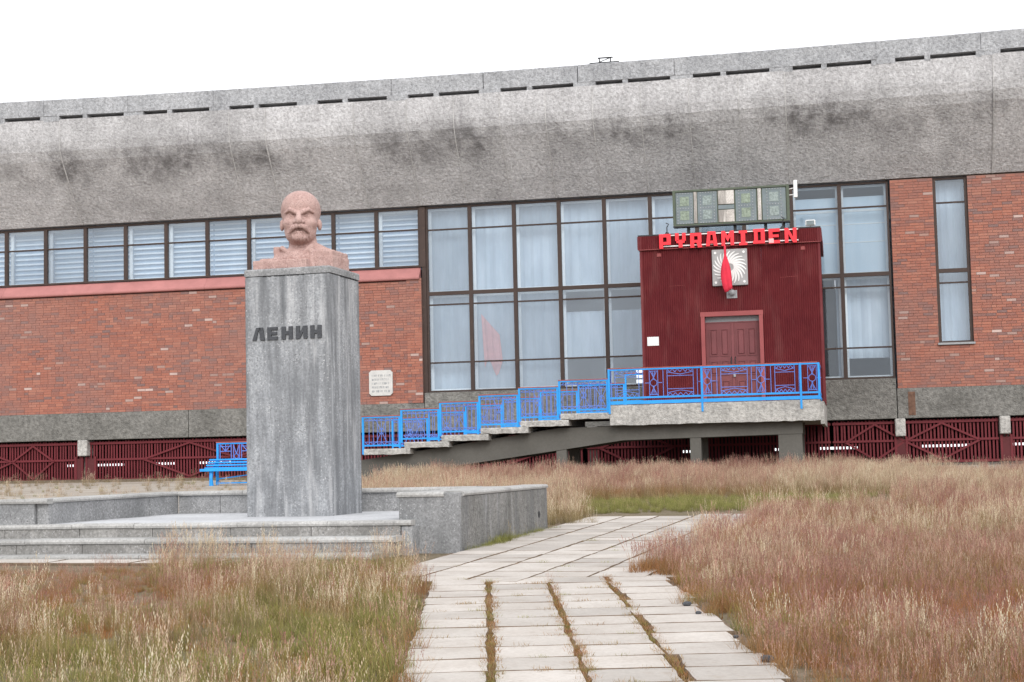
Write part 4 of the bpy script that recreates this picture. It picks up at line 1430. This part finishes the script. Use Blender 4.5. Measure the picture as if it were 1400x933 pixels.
def surface_net(field, lo, hi, h):
    ax = [np.arange(lo[i], hi[i] + h, h) for i in range(3)]
    X, Y, Z = np.meshgrid(*ax, indexing='ij')
    D = field(X, Y, Z)
    n = D.shape
    ins = D < 0
    C8 = [(i, j, k) for i in (0, 1) for j in (0, 1) for k in (0, 1)]
    sl = lambda o: tuple(slice(o[i], n[i] - 1 + o[i]) for i in range(3))
    cnt = sum(ins[sl(o)].astype(np.int8) for o in C8)
    act = (cnt > 0) & (cnt < 8)
    acc = np.zeros(act.shape + (3,)); num = np.zeros(act.shape)
    for a in range(8):
        for b in range(a + 1, 8):
            oa, ob = C8[a], C8[b]
            if sum(abs(oa[i] - ob[i]) for i in range(3)) != 1: continue
            da, db = D[sl(oa)], D[sl(ob)]
            cr = (da < 0) != (db < 0)
            t = np.where(cr, da / (da - db + 1e-12), 0)
            for i in range(3): acc[..., i] += np.where(cr, oa[i] + t * (ob[i] - oa[i]), 0)
            num += cr
    idx = -np.ones(act.shape, int)
    cells = np.argwhere(act)
    idx[act] = np.arange(len(cells))
    pos = (cells + acc[act] / num[act][:, None]) * h + np.array(lo)
    faces = []
    for ax_ in range(3):
        o1 = [0, 0, 0]; o1[ax_] = 1
        s0 = [slice(1, n[i] - 1) for i in range(3)]; s1 = list(s0)
        s0[ax_] = slice(0, n[ax_] - 1); s1[ax_] = slice(1, n[ax_])
        a_, b_ = ins[tuple(s0)], ins[tuple(s1)]
        b1, b2 = [i for i in range(3) if i != ax_]
        for flip, msk in ((False, a_ & ~b_), (True, ~a_ & b_)):
            e = np.argwhere(msk)
            if not len(e): continue
            base = e.copy()
            for i in range(3):
                if i != ax_: base[:, i] += 1
            def cell(d1, d2):
                q = base.copy(); q[:, b1] -= d1; q[:, b2] -= d2
                return idx[q[:, 0], q[:, 1], q[:, 2]]
            quad = np.stack([cell(0, 0), cell(1, 0), cell(1, 1), cell(0, 1)], 1)
            if flip ^ (ax_ == 1): quad = quad[:, ::-1]
            faces.append(quad)
    F_ = np.concatenate(faces)
    F_ = F_[(F_ >= 0).all(1)]
    return pos, F_


bp, bf = surface_net(bust_field, (-.52, -.40, -.012), (.52, .42, 1.02), .0085)
bme = bpy.data.meshes.new('bust')
bme.from_pydata(bp.tolist(), [], bf.tolist())
bm = bmesh.new(); bm.from_mesh(bme); bmesh.ops.recalc_face_normals(bm, faces=bm.faces[:]); bm.to_mesh(bme); bm.free()
bme.polygons.foreach_set('use_smooth', [True] * len(bme.polygons))
bme.materials.append(M['granite'])
bu = link('bust', bme)
_pf = Vector((math.cos(TP), math.sin(TP), 0)); _pn = Vector((-math.sin(TP), math.cos(TP), 0))
bu.location = PO + _pf * (-2.515) + _pn * 1.80 + Vector((0, 0, PTOP + .002))
bu.rotation_euler = (0, 0, TP)
tag(bu, 'pink granite bust of a bald man with moustache and pointed beard', 'bust')

# ------------------------------------------------------------------ bench
bn = empty('park_bench', (-7.62, 40.2, gz(40.2)), TF)
tag(bn, 'blue slatted bench with ornamental iron back before the red fence', 'bench')
BL = 1.95
for i, (y, z) in enumerate(((-.52, .37), (-.40, .43), (-.29, .50), (-.19, .57), (-.10, .64))):
    MB().box((-.12 + (.0 if i else -.08), y - .05, z - .012), (BL, y + .05, z + (.055 if i == 0 else .03)), .006).build('slat', M['blue'], bn)
for x in (.06, BL - .2):
    lg = MB(); lg.tube([(x, -.44, 0), (x, -.46, .18), (x, -.42, .40)], [.06, .045, .06], 8); lg.build('leg', M['blue'], bn)
    lg = MB(); lg.tube([(x, -.02, 0), (x, -.06, .3), (x, -.06, .62)], [.05, .04, .05], 8); lg.build('leg', M['blue'], bn)
    MB().bar((x, -.46, .30), (x, -.04, .60), .05, .06).build('seat_support', M['blue'], bn)
MB().bar((.1, -.2, .16), (BL - .2, -.2, .34), .03, .03).build('brace', M['blue'], bn)
MB().bar((.1, -.25, .06), (BL - .2, -.25, .06), .03, .03).build('stretcher', M['blue'], bn)
by = .0
bk = MB()
bk.box((.03, by - .025, .6), (.08, by + .025, 1.08)); bk.box((BL - .13, by - .025, .6), (BL - .08, by + .025, 1.08)); bk.box((.08, by - .024, 1.04), (BL - .13, by + .024, 1.079))
bk.build('backrest_frame', M['blue'], bn)
MB().box((.02, by - .04, 1.08), (BL - .07, by + .04, 1.105)).build('top_strip', M['handrail'], bn)
orn = MB()
T = lambda p, q: orn.tube([(p[0], by, p[1]), (q[0], by, q[1])], .011, 4, False)
for a in (.12, .70, 1.28):
    T((a, .62), (a, 1.04)); T((a + .30, .62), (a + .30, 1.04)); T((a, .86), (a + .30, .86)); T((a + .15, .86), (a + .15, 1.04)); T((a, .98), (a + .30, .98))
    T((a, 1.04), (a + .15, .86)); T((a + .30, 1.04), (a + .15, .86))
    m_ = a + .44
    T((m_ - .08, .62), (m_ - .08, 1.04)); T((m_ + .08, .62), (m_ + .08, 1.04)); T((m_ - .08, 1.02), (m_, .80)); T((m_ + .08, 1.02), (m_, .80))
    orn.tube([(m_ + .06 * math.cos(q), by, .73 + .06 * math.sin(q)) for q in [2 * math.pi * k / 10 for k in range(11)]], .011, 4, False)
orn.build('back_ornament', M['wire'], bn)

# ------------------------------------------------------------------ paved path
path = MB()
path.add([(x, y, gz(y) + .004) for x, y in ((-.85, 6.0), (1.45, 6.0), (1.25, 13.2), (3.05, 21.9), (.45, 22.2), (-.85, 15.6), (-1.05, 13.2))], [tuple(range(7))])
M['bedding'] = mat_plain('path_bedding', (.15, .108, .075), .97, .35, 14)
pa = tag(path.build('path', M['bedding']), kind='structure')


def slab_mesh(w, l, seed):
    r = random.Random(seed)
    j = lambda a: r.uniform(-a, a)
    c = .006
    base = [(-w / 2, -l / 2), (w / 2, -l / 2), (w / 2, l / 2), (-w / 2, l / 2)]
    ring = []
    for k in range(4):                               # extra points along the edges so they are not dead straight
        p, q = base[k], base[(k + 1) % 4]
        for t in (0, .35, .7):
            ring.append((p[0] + (q[0] - p[0]) * t + j(.008), p[1] + (q[1] - p[1]) * t + j(.008)))
    n = len(ring)
    mb = MB()
    mb.v = [(x, y, -.03) for x, y in ring] + [(x, y, .013) for x, y in ring] + [(x * (1 - 2 * c / w), y * (1 - 2 * c / l), .024 + j(.0008)) for x, y in ring]
    for lv in (0, 1):
        for i in range(n): mb.f.append((lv * n + i, lv * n + (i + 1) % n, (lv + 1) * n + (i + 1) % n, (lv + 1) * n + i))
    mb.f.append(tuple(range(2 * n, 3 * n)))
    me = mb.mesh('slab', M['paving'])
    me.materials.append(M['bedding'])
    for p in me.polygons:
        if len(p.vertices) == 4 and abs(p.normal.z) < .985: p.material_index = 1
    return me


SLOPE = math.atan(.0197)
near_m = [slab_mesh(.452, .440, k) for k in range(6)]
near_w = [slab_mesh(.478, .443, 20 + k) for k in range(4)]
far_m = [slab_mesh(.480, .443, 40 + k) for k in range(6)]
pr = random.Random(9)
SLABS = []                                            # (x, y, rot)


def lay(me, x, y, rz):
    link('slab', me, pa, (x, y, gz(y) + .004 + pr.uniform(-.0015, .0015)), (SLOPE + pr.uniform(-.003, .003), pr.uniform(-.006, .006), rz + pr.uniform(-.008, .008)))


NEAR_J = [-.135, .345, .82]                            # grass joints at y = 7.8, drifting -.02 per metre
jx = lambda k, y: NEAR_J[k] - .018 * (y - 7.8)
y = 6.2
row = 0
while y < 13.15:
    rz = math.radians(1.0)
    for k in range(4):
        if k == 0: x, ms = jx(0, y) - .25, near_m
        elif k < 3: x, ms = (jx(k - 1, y) + jx(k, y)) / 2, near_m
        else: x, ms = jx(2, y) + .262 + .03 * math.sin(row * 1.7), near_w
        lay(pr.choice(ms), x + pr.uniform(-.008, .008), y + pr.uniform(-.006, .006), rz)
    y += .455
    row += 1
dS = Vector((math.sin(-TP), math.cos(-TP), 0)); dP = Vector((math.cos(TP), math.sin(TP), 0))
o = Vector((-.464, 13.1, 0))                           # joint L2 at the section's lower edge
for c_ in range(-2, 5):
    for r_ in range(-3, 21):
        p = o + dP * (.488 * (c_ + .5)) + dS * (.452 * (r_ + .5))
        if p.y < 13.10 + .01 * p.x or p.y > 21.9: continue
        loc = p - PO
        q = (loc.dot(dP), loc.dot(dS))
        if q[0] < .22 and q[1] > -.24: continue        # podium stands here
        if c_ == 4 and r_ > 17: continue
        if p.x < -1.1: continue
        lay(pr.choice(far_m), p.x, p.y, TP)
# pale slabs along the foot of the steps
fm = [slab_mesh(.9, .42, 70 + k) for k in range(3)]
for k in range(6):
    p = PO + dP * (-1.6 - .93 * k) + dS * (-1.28)
    lay(fm[k % 3], p.x, p.y, TP)

# ------------------------------------------------------------------ stones along the grass edge
for k, (x, y, s) in enumerate(((1.17, 11.0, .024), (1.19, 10.5, .016), (1.30, 8.35, .030), (1.27, 9.3, .014))):
    bm = bmesh.new(); bmesh.ops.create_icosphere(bm, subdivisions=2, radius=s)
    rr = random.Random(k)
    for v in bm.verts: v.co = Vector((v.co.x * 1.3, v.co.y, v.co.z * .75)) * rr.uniform(.86, 1.12)
    me = bpy.data.meshes.new('stone'); bm.to_mesh(me); bm.free()
    me.materials.append(M['letter_dark'])
    so = link('stone', me, None, (x, y, gz(y) + .028 + s * .5))
    tag(so, 'small dark stone lying at the edge of the paved path', 'stone', 'stones along the path edge')

# ------------------------------------------------------------------ grass
def tuft(seed, stems, leaves, hgt, spread, headlen, headw, mat, lw=(.003, .006)):
    r = np.random.default_rng(seed)
    V, Fc, C = [], [], []

    def ribbon(base, az, lean, length, w, curve, rnd, seg=3, head=0):
        dx, dy = math.cos(az), math.sin(az)
        sx, sy = math.cos(az + 1.3), math.sin(az + 1.3)
        pts = []
        for q in range(seg + 1):
            t = q / seg
            out = lean * t + curve * t * t
            pts.append((base[0] + dx * out * length, base[1] + dy * out * length, length * t * (1 - .25 * curve * t)))
        k = len(V)
        for q, p in enumerate(pts):
            ww = w * (1 - .85 * (q / seg)) * .5
            V.append((p[0] - sx * ww, p[1] - sy * ww, p[2])); V.append((p[0] + sx * ww, p[1] + sy * ww, p[2]))
            C.extend([(q / seg, head, rnd)] * 2)
        for q in range(seg): Fc.append((k + 2 * q, k + 2 * q + 1, k + 2 * q + 3, k + 2 * q + 2))
        return pts

    for i in range(leaves):
        a = r.uniform(0, 6.28); rad = spread * math.sqrt(r.random())
        ribbon((rad * math.cos(a), rad * math.sin(a)), r.uniform(0, 6.28), r.uniform(.05, .45), hgt * r.uniform(.3, .75), r.uniform(*lw), r.uniform(.1, .7), r.random())
    for i in range(stems):
        a = r.uniform(0, 6.28); rad = spread * math.sqrt(r.random()); rnd = r.random()
        L = hgt * r.uniform(.7, 1.15)
        pts = ribbon((rad * math.cos(a), rad * math.sin(a)), r.uniform(0, 6.28) if r.random() < .5 else r.normal(.6, .9), abs(r.normal(.05, .08)), L, .0026, r.uniform(0, .22), rnd, 3, .35)
        p1, p0 = np.array(pts[-1]), np.array(pts[-2])
        d = (p1 - p0) / np.linalg.norm(p1 - p0)
        hl = headlen * r.uniform(.7, 1.3)
        for q in range(7):                            # airy panicle of small spikelets
            t = q / 6
            c0 = p1 - d * hl * (1 - t) + d * .02
            az = r.uniform(0, 6.28); o_ = headw * (1 - .75 * t) * r.uniform(.4, 1)
            e = c0 + np.array([math.cos(az) * o_, math.sin(az) * o_, hl * .22])
            n_ = np.array([-math.sin(az), math.cos(az), 0]) * .0030
            mid = (c0 + e) / 2
            k = len(V)
            V.extend([tuple(c0), tuple(mid + n_ + np.array([0, 0, .002])), tuple(e), tuple(mid - n_)])
            C.extend([(1, 1, rnd)] * 4)
            Fc.append((k, k + 1, k + 2, k + 3))
    me = bpy.data.meshes.new('tuft')
    me.from_pydata(V, [], Fc)
    ca = me.color_attributes.new('gc', 'FLOAT_COLOR', 'POINT')
    ca.data.foreach_set('color', np.array([(*c, 1) for c in C], dtype=np.float32).ravel())
    me.materials.append(mat)
    return bpy.data.objects.new('tuft', me)            # source only, never linked to the scene


TUFTS = [tuft(1, 20, 26, .40, .10, .10, .020, M['grass_straw']), tuft(2, 15, 30, .34, .11, .085, .016, M['grass_straw']),
         tuft(3, 20, 22, .46, .10, .12, .024, M['grass_straw']), tuft(4, 12, 40, .28, .12, .07, .013, M['grass_straw']),
         tuft(5, 3, 46, .30, .08, .06, .012, M['grass_green']), tuft(6, 0, 50, .20, .10, .05, .01, M['grass_green']),
         tuft(7, 0, 40, .060, .045, .02, .012, M['grass_straw'], (.003, .006)), tuft(8, 0, 36, .055, .04, .02, .012, M['grass_green'], (.003, .006))]


def vnoise(x, y, sc, seed):
    r = np.random.default_rng(seed); G = r.random((64, 64))
    x = np.asarray(x) / sc; y = np.asarray(y) / sc
    i, j = np.floor(x).astype(int), np.floor(y).astype(int); fx, fy = x - i, y - j
    fx = fx * fx * (3 - 2 * fx); fy = fy * fy * (3 - 2 * fy)
    g_ = lambda a, b: G[a % 64, b % 64]
    return (g_(i, j) * (1 - fx) + g_(i + 1, j) * fx) * (1 - fy) + (g_(i, j + 1) * (1 - fx) + g_(i + 1, j + 1) * fx) * fy


def to_local(x, y, org, th):
    dx, dy = x - org.x, y - org.y
    return dx * math.cos(th) + dy * math.sin(th), -dx * math.sin(th) + dy * math.cos(th)


PTS = {'grass': []}


def scatter(xr, yr, dens, accept, sc=(.55, .85), kinds=(0, 1, 2, 3), green=.0, tintf=None, key='grass'):
    n = int((xr[1] - xr[0]) * (yr[1] - yr[0]) * dens)
    x = RNG.uniform(*xr, n); y = RNG.uniform(*yr, n)
    p, q = to_local(x, y, PO, TP)
    ok = ~((p > -6.75) & (p < .06) & (q > -1.02) & (q < 3.68))
    u, w = to_local(x, y, FO, TF)
    ok &= w < -.15
    ok &= ~((u > -3.2) & (u < 9.0) & (w > -5.5))       # nothing grows under the stairs
    ok &= accept(x, y, p, q, u, w)
    x, y = x[ok], y[ok]
    n = len(x)
    gn = vnoise(x, y, 1.4, 3) * .6 + vnoise(x, y, .45, 4) * .4
    tn = vnoise(x, y, 2.6, 5) * .35 + vnoise(x, y, .8, 6) * .25 + RNG.random(n) * .4
    if tintf is not None: tn = tintf(x, y, tn)
    kd = RNG.choice(kinds, n)
    kd = np.where(gn + RNG.normal(0, .06, n) > 1 - green, RNG.choice((4, 4, 5), n), kd)
    s = RNG.uniform(*sc, n) * (.7 + .6 * vnoise(x, y, .9, 8))
    for a in zip(x, y, kd, s, np.clip(tn, 0, 1)): PTS[key].append(a)


def path_right(y):                                     # edge of the paving towards the right hand grass
    return np.where(y < 13.6, 1.30 - .018 * (y - 7.8) + .05 * np.sin(y * 2.1) + .04 * np.sin(y * 8.3) - .05, 1.02 + .277 * (y - 13.6) + .08 * np.sin(y * 1.7))


def path_left(y): return np.where(y < 13.4, -.56 - .03 * (y - 7.8) + .05 * np.sin(y * 2.7) + .04 * np.sin(y * 9.1), -.95)


rusty = lambda x, y, t: np.clip((t - .5) * 1.1 + .74, 0, 1)      # low carpet of red-brown heads
mixed = lambda x, y, t: np.clip((t - .5) * 1.8 + .55, 0, 1)
straw = lambda x, y, t: np.clip((t - .5) * 1.2 + .20, 0, 1)      # taller bleached stems
dry = lambda x, y, t: np.clip((t - .5) * .8 + .22, 0, 1)
yr_ = lambda x, y: (y < 11.6) | (x > -.232 * y + .25 * vnoise(x, y, .6, 33))
left = lambda x, y, p, q, u, w: (x < path_left(y) - .02) & (q < -1.05) & yr_(x, y)
clump = lambda x, y, sc, sd, th: vnoise(x, y, sc, sd) + RNG.normal(0, .08, len(x)) > th
scatter((-5.6, -.4), (6.4, 15.4), 72, lambda *a: left(*a) & ((a[3] < -1.5) | (RNG.random(len(a[0])) < .6)), sc=(.48, .8), kinds=(3, 1, 3), green=.50, tintf=lambda x, y, t: np.clip((t - .5) * 2.0 + .66, 0, 1))
scatter((-5.6, -.4), (6.4, 15.4), 15, lambda *a: left(*a) & clump(a[0], a[1], .8, 41, .42), sc=(.5, .8), kinds=(0, 2), green=.12, tintf=straw)
scatter((-5.6, -2.2), (11.0, 15.2), 110, lambda x, y, p, q, u, w: (q < -1.5) & (x < -.225 * y), sc=(.16, .42), kinds=(3, 3, 1, 5), green=.3, tintf=rusty)
scatter((.9, 5.5), (6.4, 15), 80, lambda x, y, p, q, u, w: x > path_right(y) + .06, sc=(.48, .82), kinds=(3, 3, 1), green=.26, tintf=rusty)
scatter((.9, 5.5), (6.4, 15), 13, lambda x, y, p, q, u, w: (x > path_right(y) + .12) & clump(x, y, .9, 42, .48), sc=(.45, .8), kinds=(0, 2), green=.1, tintf=straw)
far = lambda x, y, p, q, u, w: (x > path_right(y) + .12) & (y < 22) | (x > path_right(y) + 1.2)
scatter((1.4, 9), (15, 23), 55, far, sc=(.5, .85), kinds=(3, 3, 1), green=.30, tintf=rusty)
scatter((1.4, 9), (15, 23), 13, lambda *a: far(*a) & clump(a[0], a[1], 1.2, 43, .45), sc=(.5, .85), kinds=(0, 2), green=.1, tintf=straw)
scatter((.2, 13), (23, 27), 70, lambda x, y, p, q, u, w: (y > 23.2 - .1 * x) & (x < 5 + (y - 23) * .3), sc=(.35, .65), kinds=(5, 5, 4, 4), green=.7, tintf=dry)
scatter((3, 14), (22.5, 30), 36, lambda x, y, p, q, u, w: x > 5 + (y - 23) * .3 + .6 * vnoise(x, y, .8, 12), sc=(.5, .85), kinds=(3, 1, 3, 0), green=.36, tintf=rusty)
scatter((3, 14), (22.5, 30), 12, lambda x, y, p, q, u, w: x > 5 + (y - 23) * .3 + .6 * vnoise(x, y, .8, 12), sc=(.5, .85), kinds=(0, 2), green=.1, tintf=straw)
scatter((-4.2, 9), (27, 44), 36, lambda x, y, p, q, u, w: x > -3.6 + .6 * vnoise(x, y, 1.0, 9), sc=(.6, .95), green=.16, tintf=lambda x, y, t: np.clip((t - .5) * 1.6 + .33, 0, 1))
scatter((-4.5, 1.0), (20.6, 28), 30, lambda x, y, p, q, u, w: (q > 4.3) & (x > -4.2), sc=(.6, 1.0), green=.2, tintf=dry)
scatter((8, 20), (29, 43), 26, lambda x, y, p, q, u, w: ~((u > 9.6) & (w > -9.0)), sc=(.5, .85), green=.34, tintf=mixed)
scatter((8, 20), (29, 43), 22, lambda x, y, p, q, u, w: (u > 9.6) & (w < -4.6) & (w > -9.0), sc=(.18, .36), kinds=(3, 1, 5), green=.34, tintf=mixed)
scatter((-20, -4), (21, 46), 2.2, lambda x, y, p, q, u, w: q > 3.9, sc=(.3, .75), green=.3, tintf=dry)
# tufts in the paving joints and at the wall foot
for k in range(3):
    for q in range(230 if k < 2 else 210):
        y = RNG.uniform(6.4, 13.1)
        PTS['grass'].append((jx(k, y) + RNG.normal(0, .016), y, RNG.choice((3, 6, 6, 6, 7)), 1.0, RNG.uniform(.35, .9)))
        q_ = PTS['grass'][-1]; PTS['grass'][-1] = (*q_[:3], RNG.uniform(.12, .32) if q_[2] == 3 else RNG.uniform(.5, 1.3), q_[4])
y = 6.2
while y < 13.1:
    yy = y + .228
    for q in range(8):
        x = RNG.uniform(-.6, .8)
        for e in range(RNG.integers(1, 4)): PTS['grass'].append((x + RNG.normal(0, .03), yy + RNG.normal(0, .006), RNG.choice((6, 6, 7)), RNG.uniform(.5, 1.25), RNG.uniform(.2, .8)))
    y += .455
for q in range(330):
    c_ = RNG.integers(-1, 5); t = RNG.uniform(0, 8.8)
    p = o + dP * (.488 * c_) + dS * t
    if p.y < 21.8: PTS['grass'].append((p.x + RNG.normal(0, .01), p.y, RNG.choice((6, 6, 7)), RNG.uniform(.35, .95), RNG.uniform(.3, .8)))
for q in range(90):
    t = RNG.uniform(.05, 3.6)
    p = PO + dP * (.05 + abs(RNG.normal(0, .04))) + dS * t
    PTS['grass'].append((p.x, p.y, 5 if RNG.random() < .8 else 4, RNG.uniform(.2, .55) * (1.7 if .9 < t < 1.5 else 1), .3))
for q in range(26):
    p = o + dP * (.488 * RNG.uniform(0, 4)) + dS * (.452 * RNG.integers(0, 18))
    PTS['grass'].append((p.x, p.y, 7, RNG.uniform(.8, 1.6), .4))


def grass_object(name, pts, label):
    P = np.array(pts, dtype=float)
    me = bpy.data.meshes.new(name)
    me.from_pydata([(x, y, gz(y) + .002) for x, y in P[:, :2]], [], [])
    for nm, v in (('kd', P[:, 2]), ('sc', P[:, 3]), ('tint', P[:, 4]), ('rz', RNG.uniform(-1.5, 1.5, len(P)))):
        a = me.attributes.new(nm, 'FLOAT', 'POINT'); a.data.foreach_set('value', v.astype(np.float32))
    ob = link(name, me)
    ng = bpy.data.node_groups.new('scatter_tufts', 'GeometryNodeTree')
    ng.interface.new_socket('Geometry', in_out='INPUT', socket_type='NodeSocketGeometry')
    ng.interface.new_socket('Geometry', in_out='OUTPUT', socket_type='NodeSocketGeometry')
    gi = ng.nodes.new('NodeGroupInput'); go = ng.nodes.new('NodeGroupOutput'); jn = ng.nodes.new('GeometryNodeJoinGeometry')
    at = {}
    for nm in ('kd', 'sc', 'rz'):
        nd = ng.nodes.new('GeometryNodeInputNamedAttribute'); nd.data_type = 'FLOAT'; nd.inputs['Name'].default_value = nm
        at[nm] = nd.outputs['Attribute']
    cx = ng.nodes.new('ShaderNodeCombineXYZ'); ng.links.new(at['rz'], cx.inputs['Z'])
    for k, src in enumerate(TUFTS):
        oi = ng.nodes.new('GeometryNodeObjectInfo'); oi.inputs['Object'].default_value = src
        cmp_ = ng.nodes.new('FunctionNodeCompare'); cmp_.data_type = 'FLOAT'; cmp_.operation = 'EQUAL'
        ng.links.new(at['kd'], cmp_.inputs[0]); cmp_.inputs[1].default_value = k; cmp_.inputs['Epsilon'].default_value = .1
        ip = ng.nodes.new('GeometryNodeInstanceOnPoints')
        ng.links.new(gi.outputs[0], ip.inputs['Points']); ng.links.new(cmp_.outputs[0], ip.inputs['Selection'])
        ng.links.new(oi.outputs['Geometry'], ip.inputs['Instance']); ng.links.new(cx.outputs[0], ip.inputs['Rotation']); ng.links.new(at['sc'], ip.inputs['Scale'])
        ng.links.new(ip.outputs[0], jn.inputs[0])
    ng.links.new(jn.outputs[0], go.inputs[0])
    md = ob.modifiers.new('scatter', 'NODES'); md.node_group = ng
    tag(ob, label, 'grass', kind='stuff')
    print(name, len(P))
    return ob


grass_object('grass', PTS['grass'], 'tall flowering grass, straw and rusty pink, around the path and monument')
